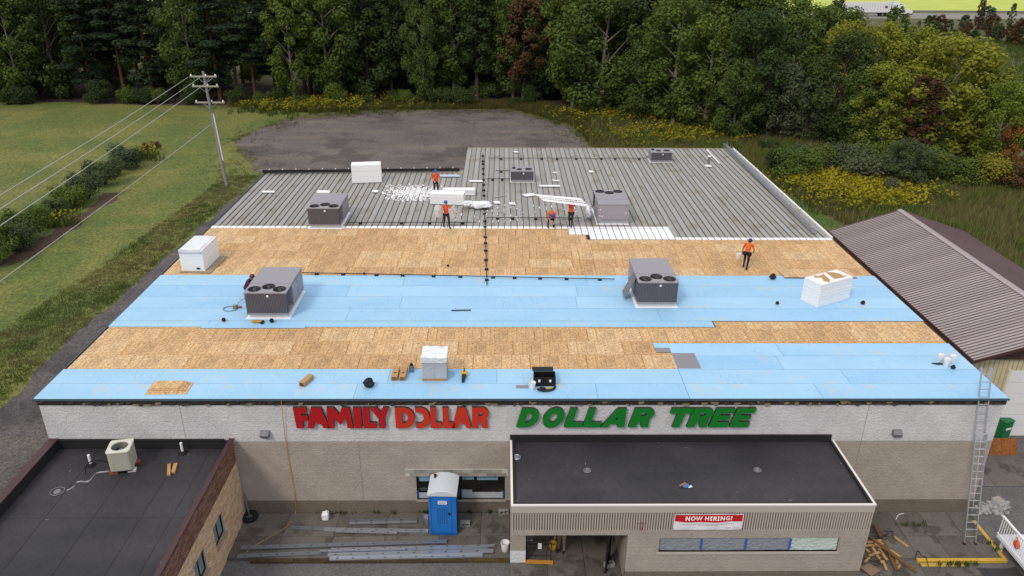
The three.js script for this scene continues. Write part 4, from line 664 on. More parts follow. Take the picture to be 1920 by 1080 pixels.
// ------------------------------------------------------------ portable toilet
{
  const t = thing('portable_toilet', 'blue portable toilet with pale arched roof in front of the store window', 'portable toilet', V(-2.4, 0, -24.85), -.03), W = 1.08, H = 1.98;
  part('body', [box(W - .04, H, 1.06, 0, H / 2 + .08, 0)], mat.porta, t); part('skid', [box(W + .02, .1, 1.12, 0, .05, 0)], mat.portaDk, t);
  for (const x of [-1, 1]) part('corner_post', box(.07, H, .07, x * (W / 2 - .02), H / 2 + .08, .53), mat.porta, t); for (let i = 0; i < 4; i++) part('side_rib', box(.02, H - .3, .14, W / 2 - .01, H / 2 + .1, -.36 + i * .22), mat.portaDk, t);
  const door = sub('door', t); part('door_panel', rbox(.74, 1.78, .03, -.02, 1.0, .545, .01), mat.porta, door); for (let i = 0; i < 5; i++) part('door_rib', box(.03, .8, .014, -.2 + i * .09, 1.0, .566), mat.portaDk, door); part('latch', box(.09, .12, .03, .27, 1.12, .57), mat.dark, door); part('sign_plate', box(.36, .17, .006, .0, 1.68, .565), mat.white, door); for (let i = 0; i < 3; i++) part('sign_line', box(.28, .018, .002, 0, 1.63 + i * .045, .57), M(i === 1 ? 0x5570a8 : 0xb04a4a, .7), door);
  const rs = new THREE.Shape(); rs.moveTo(-W / 2 - .04, 0); rs.quadraticCurveTo(0, .34, W / 2 + .04, 0); rs.lineTo(W / 2 + .04, -.07); rs.lineTo(-W / 2 - .04, -.07); part('roof', extr(rs, 1.22, .012).translate(0, H + .12, -.62), mat.portaRoof, t);
  for (const z of [-.3, .02, .34]) { const r2 = new THREE.Shape(); r2.moveTo(-W / 2, .02); r2.quadraticCurveTo(0, .37, W / 2, .02); r2.lineTo(W / 2, -.02); r2.quadraticCurveTo(0, .33, -W / 2, -.02); part('roof_rib', extr(r2, .05).translate(0, H + .12, z), mat.portaRoof, t); } part('vent', cyl(.055, .055, .16, -.36, H + .3, -.35), mat.black, t);
}
// ------------------------------------------------------------ steel studs
function stud(a, b, w, up, lab, m = mat.galv) {
  const L = a.distanceTo(b), t = thing('steel_stud', lab, 'steel stud', V((a.x + b.x) / 2, up, (a.z + b.z) / 2), Math.atan2(-(b.z - a.z), b.x - a.x), 'galvanised studs lying on the pavement');
  const s = poly([[-L / 2, -w / 2], [L / 2, -w / 2], [L / 2, w / 2], [-L / 2, w / 2]]); for (let x = -L / 2 + .3; x < L / 2 - .2; x += .62) { const h = new THREE.Path(); h.absellipse(x, 0, .055, .022, 0, 7, true); s.holes.push(h); }
  part('web', muv(extr(s, .003).rotateX(-Math.PI / 2).translate(0, .045, 0)), m, t); part('flange', box(L, .045, .003, 0, .022, w / 2), m, t); part('flange', box(L, .045, .003, 0, .022, -w / 2), m, t);
}
{
  const S = (x0, y0, x1, y1, w, up, i, m) => stud(G(x0, y0), G(x1, y1), w, up, i, m), l = 'long galvanised steel stud with punched holes lying on the pavement';
  S(452, 1030, 838, 1018, .2, .05, l, mat.galvDark); S(445, 1044, 640, 1036, .2, .004, l, mat.galvDark); S(615, 1044, 925, 1036, .2, .06, l); S(620, 1033, 928, 1026, .12, .055, l); S(600, 1038, 760, 1034, .1, .11, l); S(618, 1049, 905, 1043, .16, .004, l); S(620, 1037, 915, 1031, .14, .004, l, mat.galvDark);
  S(545, 990, 630, 994, .2, .004, l, mat.galvDark); S(608, 994, 803, 997, .2, .01, l); S(630, 999, 745, 1002, .12, .06, l); S(655, 979, 783, 975, .2, .004, l, mat.galvDark); S(655, 984, 782, 981, .1, .05, l);
}
function cinder(px, py, turn, up, l) { const p = G(px, py), t = thing('cinder_block', l, 'cinder block', V(p.x, 0, p.z), turn); const s = hole(hole(poly([[-.2, 0], [.2, 0], [.2, .2], [-.2, .2]]), -.165, -.02, .035, .165), .02, .165, .035, .165); const g = muv(extr(s, .2)); if (up) g.translate(0, 0, -.1); else g.rotateX(-Math.PI / 2).translate(0, .0, .1); part('block', g, M(0x9a9892, .95, { bumpMap: T.fine, bumpScale: .006 }), t); return t; }
cinder(872, 985, .05, true, 'grey cinder block beside the blue toilet'); cinder(944, 962, .25, true, 'lower grey cinder block by the entrance wall'); cinder(943, 953, .2, true, 'upper grey cinder block by the entrance wall').position.y = .2; cinder(1142, 1062, .3, false, 'grey cinder block at the foot of the black door');
{ const p = G(799, 984), t = thing('stud_offcut', 'short steel stud standing on end beside the blue toilet', 'steel stud', V(p.x, 0, p.z)); part('web', box(.2, .55, .004, 0, .27, 0), mat.galv, t); part('flange', box(.004, .55, .05, .1, .27, .024), mat.galv, t); part('flange', box(.004, .55, .05, -.1, .27, .024), mat.galv, t); }
{ const p = G(611, 973), t = thing('plastic_jug', 'white plastic jug on the pavement by the store wall', 'jug', V(p.x, 0, p.z)); part('body', rbox(.28, .34, .26, 0, .17, 0, .05), mat.white, t); part('neck', cyl(.04, .06, .1, .06, .38, 0), mat.white, t); }
bucket('white bucket on the pavement beside the entry post', G(947, 1031), .17, .4, mat.white, 0);
{ const p = G(469, 972), t = thing('wheel_post', 'metal post set in a black tyre in the wall corner', 'sign post', V(p.x, 0, p.z)); part('tyre', new THREE.TorusGeometry(.24, .11, 10, 22).rotateX(Math.PI / 2).translate(0, .11, 0), mat.rubber, t); part('plate', cyl(.2, .2, .08, 0, .06, 0), M(0x6e6c68, .9), t); part('post', rod(V(0, .05, 0), V(-.12, 1.25, -.12), .035, 8), mat.galvDark, t); }
{ const c = tube([onZ(527, 750, ZF + .16), onZ(536, 830, ZF + .05), onZ(553, 935, ZF + .05), G(554, 962, .02), G(540, 985, .02), G(500, 1010, .02), G(470, 1028, .02), G(462, 1036, .08)], .014, 60, 5), t = thing('rope', 'thin yellow rope hanging down the wall to the steel studs', 'rope'); part('line', c, M(0xb99245, .8), t); }
// ------------------------------------------------------------ ladder
{
  const f = V(18.98, 0, -23.72), d = V(.2, 6.95, -2.2), L = d.length(), t = thing('extension_ladder', 'aluminium extension ladder leaning on the roof edge beside the white wall', 'ladder', f, 0), q = new THREE.Quaternion().setFromUnitVectors(V(0, 1, 0), d.clone().normalize());
  const sec = (y0, y1, off, w) => { const g = sub('ladder_section', t); g.quaternion.copy(q); for (const s of [-1, 1]) { part('rail', box(.035, y1 - y0, .08, s * w / 2, (y0 + y1) / 2, off), mat.alu, g); } for (let y = Math.ceil(y0 / .305) * .305; y < y1; y += .305) part('rung', rod(V(-w / 2, y, off), V(w / 2, y, off), .02, 8), mat.alu, g); };
  sec(.05, 4.6, 0, .46); sec(3.1, L, -.09, .4);
  for (const s of [-1, 1]) part('foot', box(.06, .05, .14, s * .23, .025, 0), mat.rubber, t); part('rope', rod(V(.0, 1.4, -.4), V(.12, 4.4, -1.36), .008, 4), M(0xd8d0b8, .8), t);
}
// ------------------------------------------------------------ ramp with white railing
{
  const t = thing('ramp', 'white access ramp with white picket railing', 'ramp', V(0, 0, 0)), y = .5, x = 19.95, z0 = -23.7, z1 = -17.5;
  part('deck', span(x, 21.3, y - .1, y, z0, z1), M(0xd4d8de, .7), t); for (const z of [-23.5, -21.5, -19.5]) part('support', span(x + .1, x + .2, GY, y - .1, z, z + .1), mat.white, t);
  for (const xx of [x, 21.28]) { const r = sub('railing', t); part('top_rail', span(xx - .04, xx + .04, y + .92, y + .98, z0, z1), mat.white, r); part('bottom_rail', span(xx - .02, xx + .02, y + .08, y + .12, z0, z1), mat.white, r); for (let z = z0 + .06; z < z1; z += .125) part('baluster', box(.022, .82, .022, xx, y + .51, z), mat.white, r); part('grab_rail', rod(V(xx + .1, y + .8, z0 - .2), V(xx + .1, y + .8, z1), .022, 8), mat.white, r); }
}
{ const p = V(19.96, 1.05, -22.6), t = thing('cord_bundle', 'orange cord bundle hanging on the white railing', 'cord', p), gs = []; for (let i = 0; i < 7; i++) gs.push(new THREE.TorusGeometry(rr(.12, .2), .014, 5, 18).rotateY(1.3 + rr(-.3, .3)).rotateX(rr(-.4, .4)).translate(-.05 + rr(-.03, .03), rr(-.05, .05), rr(-.08, .08))); part('loops', gs, mat.orange, t); }
// ------------------------------------------------------------ scrap lumber
{
  const D = (x0, y0, x1, y1, w, m, up, l) => { const a = G(x0, y0, up), b = G(x1, y1, up), t = thing('scrap_board', l || 'pale sawn lumber piece thrown on the scrap heap', 'board', V((a.x + b.x) / 2, up, (a.z + b.z) / 2), Math.atan2(-(b.z - a.z), b.x - a.x), l ? undefined : 'sawn lumber pieces on the scrap heap'); part('plank', box(a.distanceTo(b), .045, w, 0, .022, 0), m, t); };
  D(1625, 1003, 1717, 1073, .14, mat.oldWood, .22, 'long grey weathered plank crossing the scrap heap'); D(1640, 983, 1682, 1070, .14, mat.oldWood, .12, 'second grey plank under the long weathered one');
  for (const [a, b, c, d, u] of [[1675, 1006, 1702, 1026, .01], [1628, 1043, 1650, 1036, .1], [1668, 1032, 1688, 1045, .05], [1622, 1055, 1630, 1046, .02], [1645, 1043, 1655, 1057, .05], [1655, 1052, 1662, 1069, .02], [1683, 1066, 1688, 1060, .02], [1680, 1040, 1682, 1058, .03], [1630, 1008, 1656, 1022, .2], [1626, 1018, 1652, 1014, .15], [1622, 1024, 1646, 1023, .1], [1623, 1030, 1630, 1037, .04], [1636, 1027, 1646, 1045, .12], [1648, 1030, 1663, 1051, .08], [1640, 1020, 1660, 1030, .18]]) D(a, b, c, d, .1, mat.wood, u);
  const g = G(1632, 1068), t = thing('plywood_scrap', 'brown plywood scrap at the foot of the scrap heap', 'board', V(g.x, .01, g.z), .5); part('sheet', box(.55, .02, .5, 0, .01, 0), M(0x86705e, .9), t);
  const w = []; for (let i = 0; i < 9; i++) { const p = G(rr(1625, 1670), rr(990, 1062), .05), pts = []; for (let k = 0; k < 6; k++) pts.push(V(p.x + rr(-.3, .3), rr(.02, .3), p.z + rr(-.3, .3))); w.push(tube(pts, .01, 24, 4)); } const wt = thing('wire_tangle', 'tangle of dark wire in the scrap heap', 'wire'); part('wire', w, mat.dark, wt);
  const t2 = thing('bent_rod', 'thin dark bent rod lying on the pavement over the kerb', 'rod'); part('rod', tube([G(1716, 1046, .03), G(1722, 1032, .03), G(1728, 1042, .03), G(1735, 1044, .04), G(1741, 1063, .03)], .014, 24, 5), mat.dark, t2);
  const t3 = thing('bent_strip', 'thin white bent strip on the pavement by the wall', 'strip'); part('strip', tube([G(1680, 974, .02), G(1684, 966, .02), G(1695, 962, .02)], .016, 16, 4), mat.white, t3);
}
{ // rubble and weeds
  const gs = []; for (let i = 0; i < 380; i++) { const p = G(1862 + (rnd() + rnd() - 1) * 34, 953 + (rnd() + rnd() - 1) * 14, GY), s = rr(.04, .13); const q = new THREE.IcosahedronGeometry(s, 0).scale(1, .7, rr(.7, 1.3)).rotateY(rr(0, 6)).translate(p.x, GY + .02 + rr(0, .03), p.z), k = rr(.12, .4); q.setAttribute('color', new THREE.Float32BufferAttribute(new Float32Array(q.attributes.position.count * 3).fill(k), 3)); gs.push(q); } tag(part('rubble', gs, new THREE.MeshStandardMaterial({ vertexColors: true, roughness: .95 })), 'spread of grey broken stone beside the pavement', 'rubble', null, 'stuff');
  const p = G(1850, 940, GY), t = thing('flat_stone', 'flat pale stone slab among the rubble', 'stone', V(p.x + .5, GY + .05, p.z), .3); part('slab', rbox(.45, .06, .4, 0, .03, 0, .02), M(0xa39a94, .95), t);
}
// ------------------------------------------------------------ entry clutter
{ const a = G(985, 1057), b = G(1037, 1053), t = thing('orange_plank', 'orange plank at the foot of the entry rack', 'board', V((a.x + b.x) / 2, .01, (a.z + b.z) / 2), -.05); part('plank', box(1.08, .05, .16, 0, .03, 0), M(0xc88a34, .8), t); }
{ const p = V(1.45, 0, -23.15), t = thing('cart_rack', 'low dark metal rack in the covered entry', 'rack', p); for (const x of [-.5, .45]) for (const z of [-.3, .3]) part('leg', rod(V(x, .02, z), V(x, .9, z), .02, 6), mat.dark, t); for (const y of [.3, .88]) { part('rail', rod(V(-.5, y, .3), V(.45, y, .3), .018, 6), mat.dark, t); part('rail', rod(V(-.5, y, -.3), V(.45, y, -.3), .018, 6), mat.dark, t); } part('cloth', box(.14, .28, .02, 0, .78, .32), mat.white, t); part('tray', box(.26, .04, .3, -.4, .9, 0), mat.grey, t); }
{ const t = thing('yellow_pail', 'yellow pail hanging at the end of the entry rack', 'bucket', V(1.98, .45, -23.05)); part('pail', new THREE.LatheGeometry([[0, 0], [.12, 0], [.16, .3], [.14, .29], [.1, .02], [0, .02]].map(q => new THREE.Vector2(q[0], q[1])), 18), M(0xd2a02a, .6), t); part('handle', new THREE.TorusGeometry(.15, .008, 4, 14, Math.PI).translate(0, .28, 0), mat.dark, t); }
{ const t = thing('door_leaf', 'black glazed door leaf standing open in the covered entry', 'door', V(4.1, 0, -22.6), 1.25); part('frame', [box(.07, 2.1, .05, -.42, 1.06, 0), box(.07, 2.1, .05, .42, 1.06, 0), box(.78, .09, .05, 0, 2.06, 0), box(.78, .2, .05, 0, .12, 0), box(.78, .08, .05, 0, 1.05, 0)], mat.black, t); part('pane', box(.78, 1.86, .012, 0, 1.1, 0), mat.darkGlass, t); part('handle', rod(V(.34, .9, .06), V(.34, 1.3, .06), .014, 6), mat.steel, t); }
{ const p = G(1285, 912, 3.68), t = thing('roof_litter', 'small heap of coloured litter on the black entrance roof', 'litter', V(p.x, 3.69, p.z)); part('rag', crumple(.3, .12, .2, 190).translate(0, .04, 0), M(0x4f78b0, .8), t); part('wood_scrap', box(.3, .03, .06, -.1, .1, -.05).rotateY(.6), M(0xb0703a, .8), t); part('paper', box(.16, .01, .1, .12, .03, .12).rotateY(.4), mat.white, t); }
{ const p = G(322, 882, 3.38), t = thing('wood_blocks', 'two wooden blocks on the black wing roof', 'wood block', V(p.x, 3.385, p.z), .35); part('block', box(.12, .09, .7, -.09, .045, 0), mat.wood, t); part('block', box(.14, .09, .55, .1, .045, -.05).rotateY(-.15), mat.wood, t); }

// ------------------------------------------------------------ people: one continuous surface from a posed skeleton
function nets(sdf, lo, hi, c) {
  const n = [0, 1, 2].map(i => Math.ceil((hi[i] - lo[i]) / c) + 1), N = n[0] * n[1] * n[2], f = new Float32Array(N), id = (x, y, z) => (z * n[1] + y) * n[0] + x;
  for (let z = 0; z < n[2]; z++) for (let y = 0; y < n[1]; y++) for (let x = 0; x < n[0]; x++) f[id(x, y, z)] = sdf(lo[0] + x * c, lo[1] + y * c, lo[2] + z * c);
  const vi = new Int32Array(N).fill(-1), P = [], I = [];
  for (let z = 0; z < n[2] - 1; z++) for (let y = 0; y < n[1] - 1; y++) for (let x = 0; x < n[0] - 1; x++) {
    let k = 0, sx = 0, sy = 0, sz = 0; const v = i => f[id(x + (i & 1), y + ((i >> 1) & 1), z + (i >> 2))];
    for (let a = 0; a < 8; a++) for (const b of [1, 2, 4]) if (!(a & b)) { const p = v(a), q = v(a | b); if ((p < 0) !== (q < 0)) { const t = p / (p - q); sx += (a & 1) + (b === 1 ? t : 0); sy += ((a >> 1) & 1) + (b === 2 ? t : 0); sz += (a >> 2) + (b === 4 ? t : 0); k++; } }
    if (k) { vi[id(x, y, z)] = P.length / 3; P.push(lo[0] + (x + sx / k) * c, lo[1] + (y + sy / k) * c, lo[2] + (z + sz / k) * c); }
  }
  for (let z = 1; z < n[2] - 1; z++) for (let y = 1; y < n[1] - 1; y++) for (let x = 1; x < n[0] - 1; x++) {
    const a = f[id(x, y, z)] < 0, q = (p, r, s, t, fl) => { if (p < 0 || r < 0 || s < 0 || t < 0) return; fl ? I.push(p, r, s, p, s, t) : I.push(p, s, r, p, t, s); };
    if (a !== f[id(x + 1, y, z)] < 0) q(vi[id(x, y - 1, z - 1)], vi[id(x, y, z - 1)], vi[id(x, y, z)], vi[id(x, y - 1, z)], a);
    if (a !== f[id(x, y + 1, z)] < 0) q(vi[id(x - 1, y, z - 1)], vi[id(x - 1, y, z)], vi[id(x, y, z)], vi[id(x, y, z - 1)], a);
    if (a !== f[id(x, y, z + 1)] < 0) q(vi[id(x - 1, y - 1, z)], vi[id(x, y - 1, z)], vi[id(x, y, z)], vi[id(x - 1, y, z)], a);
  }
  return [P, I];
}
const lin = h => { const c = new THREE.Color(h); return [c.r, c.g, c.b]; };
function person(label, pos, turn, pose, cloth, extra) {
  const t = thing('person', label, 'person', pos, turn, 'people at work'), J = {}; for (const k in pose) J[k] = V(...pose[k]);
  const C = { shirt: lin(cloth.shirt), pants: lin(cloth.pants), skin: lin(0xb98a6a), shoe: lin(0x2a2622), glove: lin(cloth.glove ?? 0xb98a6a) }, B = [], add = (a, b, r0, r1, c) => B.push([a, b, r0, r1, c]);
  add(J.pelvis, J.chest, .135, .15, 'shirt'); add(J.chest, J.neck, .13, .06, 'shirt'); add(J.neck, J.head.clone().lerp(J.neck, .4), .055, .055, 'skin');
  add(J.sL, J.sR, .075, .075, 'shirt'); add(J.hL, J.hR, .1, .1, 'pants'); add(J.pelvis, J.pelvis.clone().add(V(0, -.02, 0)), .14, .14, 'pants');
  for (const s of ['L', 'R']) { add(J['s' + s], J['e' + s], .062, .045, 'shirt'); add(J['e' + s], J['w' + s], .044, .03, cloth.bare ? 'skin' : 'shirt'); add(J['h' + s], J['k' + s], .092, .062, 'pants'); add(J['k' + s], J['a' + s], .06, .045, 'pants'); const toe = J['a' + s].clone().add(J['t' + s] ?? V(0, -.045, .17)); add(J['a' + s].clone().add(V(0, -.035, -.03)), toe, .042, .036, 'shoe'); }
  const dist = (b, x, y, z) => { const [a, c, r0, r1] = b, dx = c.x - a.x, dy = c.y - a.y, dz = c.z - a.z, l = dx * dx + dy * dy + dz * dz || 1e-6, h = clamp(((x - a.x) * dx + (y - a.y) * dy + (z - a.z) * dz) / l); return Math.hypot(x - a.x - h * dx, y - a.y - h * dy, z - a.z - h * dz) - r0 - (r1 - r0) * h; };
  const smin = (a, b, k) => { const h = Math.max(k - Math.abs(a - b), 0) / k; return Math.min(a, b) - h * h * k / 4; };
  const geo = [];
  const build = (bones, k, c) => {
    const lo = [1e9, 1e9, 1e9], hi = [-1e9, -1e9, -1e9]; for (const [a, b, r0, r1] of bones) ['x', 'y', 'z'].forEach((q, i) => { lo[i] = Math.min(lo[i], a[q] - r0, b[q] - r1); hi[i] = Math.max(hi[i], a[q] + r0, b[q] + r1); }); for (let i = 0; i < 3; i++) { lo[i] -= 2.5 * c; hi[i] += 2.5 * c; }
    const [P, I] = nets((x, y, z) => { let d = 1e9; for (const b of bones) d = smin(d, dist(b, x, y, z), k); return d; }, lo, hi, c), col = [];
    for (let i = 0; i < P.length; i += 3) { let m = 1e9, w = bones[0]; for (const b of bones) { const d = dist(b, P[i], P[i + 1], P[i + 2]); if (d < m) { m = d; w = b; } } col.push(...C[w[4]]); }
    const g = new THREE.BufferGeometry(); g.setAttribute('position', new THREE.Float32BufferAttribute(P, 3)); g.setAttribute('color', new THREE.Float32BufferAttribute(col, 3)); g.setIndex(I); g.computeVertexNormals(); geo.push(g);
  };
  build(B, .05, .018);
  // head with brow, nose, chin, ears
  const f = J.face ? J.face.clone().normalize() : V(0, 0, 1), h = J.head, side = new THREE.Vector3().crossVectors(V(0, 1, 0), f).normalize(), up = new THREE.Vector3().crossVectors(f, side), at = (a, b, c) => h.clone().addScaledVector(side, a).addScaledVector(up, b).addScaledVector(f, c);
  build([[at(0, .03, -.015), at(0, .0, .01), .088, .085, 'skin'], [at(0, -.06, .03), at(0, -.085, .055), .058, .035, 'skin'], [at(0, .0, .098), at(0, -.028, .115), .012, .017, 'skin'], [at(-.035, .02, .085), at(.035, .02, .085), .016, .016, 'skin'], [at(-.02, -.062, .095), at(.02, -.062, .095), .012, .012, 'skin'], [at(.088, -.01, 0), at(.092, .02, -.005), .014, .018, 'skin'], [at(-.088, -.01, 0), at(-.092, .02, -.005), .014, .018, 'skin']], .02, .009);
  // hands: palm, four fingers with a bend, thumb from the side
  for (const s of ['L', 'R']) {
    const w = J['w' + s], d = w.clone().sub(J['e' + s]).normalize(), sd = new THREE.Vector3().crossVectors(d, V(0, .2, 1)).normalize(), n = new THREE.Vector3().crossVectors(sd, d), q = (a, b, c) => w.clone().addScaledVector(d, a).addScaledVector(sd, b).addScaledVector(n, c), hb = [[q(0, 0, 0), q(.075, 0, 0), .026, .03, 'glove'], [q(.06, -.02, 0), q(.08, .022, 0), .02, .02, 'glove']];
    [-.031, -.011, .01, .029].forEach((o, i) => { const L = [.058, .07, .066, .05][i]; hb.push([q(.085, o, 0), q(.085 + L * .6, o * 1.1, .014), .0105, .0095, 'glove'], [q(.085 + L * .6, o * 1.1, .014), q(.085 + L, o * 1.1, .04), .0095, .0085, 'glove']); }); const ts = s === 'L' ? 1 : -1; hb.push([q(.025, ts * .026, .005), q(.06, ts * .052, .02), .013, .011, 'glove'], [q(.06, ts * .052, .02), q(.088, ts * .05, .036), .011, .009, 'glove']); build(hb, .012, .0065);
  }
  part('body', mergeGeometries(geo.map(g => g.toNonIndexed())), new THREE.MeshStandardMaterial({ vertexColors: true, roughness: .85 }), t);
  const hat = new THREE.LatheGeometry([[0, .125], [.06, .116], [.1, .08], [.117, .03], [.118, 0], [.106, 0], [0, .1]].map(p => new THREE.Vector2(p[0], p[1])), 20), brim = new THREE.CylinderGeometry(.13, .13, .012, 20, 1, false).scale(1, 1, 1.15).translate(0, 0, .03), hm = part('helmet', [hat, brim], M(cloth.hat, .45), t); hm.position.copy(at(0, .035, -.01)); hm.quaternion.setFromRotationMatrix(new THREE.Matrix4().makeBasis(side, up, f));
  if (cloth.hair) part('hair', new THREE.SphereGeometry(.1, 14, 10).scale(1, .9, 1).translate(h.x - f.x * .035, h.y + .01, h.z - f.z * .035), M(cloth.hair, .9), t);
  if (cloth.belt) { const y = J.pelvis; part('tool_belt', [new THREE.TorusGeometry(.155, .03, 6, 20).rotateX(Math.PI / 2).translate(y.x, y.y + .02, y.z), rbox(.1, .2, .12, y.x - .2, y.y - .08, y.z, .02), rbox(.1, .2, .12, y.x + .2, y.y - .08, y.z, .02)], M(0x2c2420, .9), t); }
  if (extra) extra(t, J); return t;
}
const stand = { pelvis: [0, .95, 0], chest: [0, 1.25, 0], neck: [0, 1.48, 0], head: [0, 1.64, .02], sL: [.18, 1.42, 0], sR: [-.18, 1.42, 0], eL: [.26, 1.14, .03], eR: [-.26, 1.14, .03], wL: [.24, .92, .14], wR: [-.24, .92, .14], hL: [.1, .9, 0], hR: [-.1, .9, 0], kL: [.11, .5, .03], kR: [-.11, .5, .03], aL: [.12, .08, 0], aR: [-.12, .08, 0] };
const P5 = (px, py) => R0(px, py);
person('worker in orange shirt and blue helmet standing behind the low foam stack', P5(818, 364).setY(RF), .2, { ...stand, wL: [.16, 1.02, .26], wR: [-.14, 1.02, .26], eL: [.26, 1.16, .06], eR: [-.26, 1.16, .06] }, { shirt: 0xd9541e, pants: 0x23242c, hat: 0x2450a8, bare: true });
person('worker in orange shirt and blue helmet carrying clear plastic over the strand board edge', P5(837, 427).setY(RF), .4, { ...stand, kL: [.13, .52, .16], aL: [.14, .12, .22], kR: [-.1, .52, -.04], aR: [-.1, .08, -.22], eL: [.36, 1.24, .1], wL: [.4, 1.05, .3], eR: [-.34, 1.28, .05], wR: [-.46, 1.2, .2] }, { shirt: 0xd9541e, pants: 0x1f2026, hat: 0x2450a8, bare: true }, t => { part('plastic_sheet', [crumple(.55, .9, .5, 200).translate(-.5, 1.2, .05), crumple(.5, .85, .35, 201).translate(.42, 1.0, .1)], mat.plastic, t, 'clear plastic carried in both arms'); });
person('worker in orange shirt bending down at the edge of the strand board', P5(1033, 427).setY(RF), .1, { pelvis: [0, .92, -.18], chest: [0, 1.05, .12], neck: [0, 1.04, .36], head: [0, .96, .48], face: [0, -.75, .65], sL: [.18, 1.06, .28], sR: [-.18, 1.06, .28], eL: [.22, .78, .34], eR: [-.22, .78, .34], wL: [.12, .52, .42], wR: [-.12, .52, .42], hL: [.1, .88, -.16], hR: [-.1, .88, -.16], kL: [.16, .5, -.04], kR: [-.16, .5, -.04], aL: [.18, .08, -.1], aR: [-.18, .08, -.1] }, { shirt: 0xd9601e, pants: 0x1c1d24, hat: 0x2448a0, bare: true });
person('worker in orange shirt holding white sheets over the head beside the unit', P5(1070, 424).setY(RF), -.3, { ...stand, eL: [.3, 1.52, .06], wL: [.3, 1.72, .14], eR: [-.3, 1.52, .06], wR: [-.3, 1.72, .14], kL: [.1, .52, .12], aL: [.1, .14, .2], aR: [-.1, .08, -.12] }, { shirt: 0xd9541e, pants: 0x1f2026, hat: 0x2450a8, bare: true });
{ const p = P5(1070, 424), t = thing('foam_sheets', 'bundle of long white foam sheets carried over a worker', 'foam sheets', V(p.x - .6, RF + 1.84, p.z + .1), -.12); for (let i = 0; i < 6; i++) part('sheet', box(2.9, .02, .16, (i - 3) * .14, -.02 * i + .06 * Math.sin(i), -.34 + i * .13).rotateZ(-.05 - i * .008), mat.eps, t); }
person('worker in orange shirt with dark cap and tool belt walking with a bucket', P5(1397, 503).setY(RF), 2.6, { ...stand, chest: [0, 1.2, .12], neck: [0, 1.38, .24], head: [0, 1.5, .34], sL: [.18, 1.34, .2], sR: [-.18, 1.34, .2], eL: [.3, 1.08, .26], wL: [.34, .82, .32], eR: [-.3, 1.1, .2], wR: [-.26, .9, .36], kL: [.12, .52, .2], aL: [.13, .1, .1], kR: [-.12, .5, -.02], aR: [-.12, .08, -.2] }, { shirt: 0xd9601e, pants: 0x17161a, hat: 0x2a2450, hair: 0x2a1e16, belt: true, bare: true });
{ const p = P5(1383, 494), t = bucket('white bucket carried by the worker with the tool belt', V(p.x, 0, p.z), .14, .3, mat.white, RF + .3); }
person('person in purple shirt crouching beside the unit on the blue', V(-12.85, RF + .01, -35.2), 1.4, { pelvis: [0, .42, -.1], chest: [0, .72, .08], neck: [0, .92, .2], head: [0, 1.02, .3], sL: [.18, .86, .14], sR: [-.18, .86, .14], eL: [.24, .62, .3], eR: [-.24, .62, .3], wL: [.14, .5, .5], wR: [-.14, .5, .5], hL: [.1, .4, -.06], hR: [-.1, .4, -.06], kL: [.16, .52, .36], kR: [-.16, .44, .34], aL: [.16, .1, .1], aR: [-.16, .08, .06] }, { shirt: 0x4e1c3e, pants: 0x2a2c34, hat: 0x5a2a3a, hair: 0x7a5a3a, bare: true });
person('person in dark shirt and khaki trousers standing in the covered entry', V(2.35, .01, -23.4), -.4, { ...stand, wL: [.2, 1.0, .26], wR: [-.22, .86, .2] }, { shirt: 0x1a1a1e, pants: 0x8a785c, hat: 0xb8b0a0, bare: true });

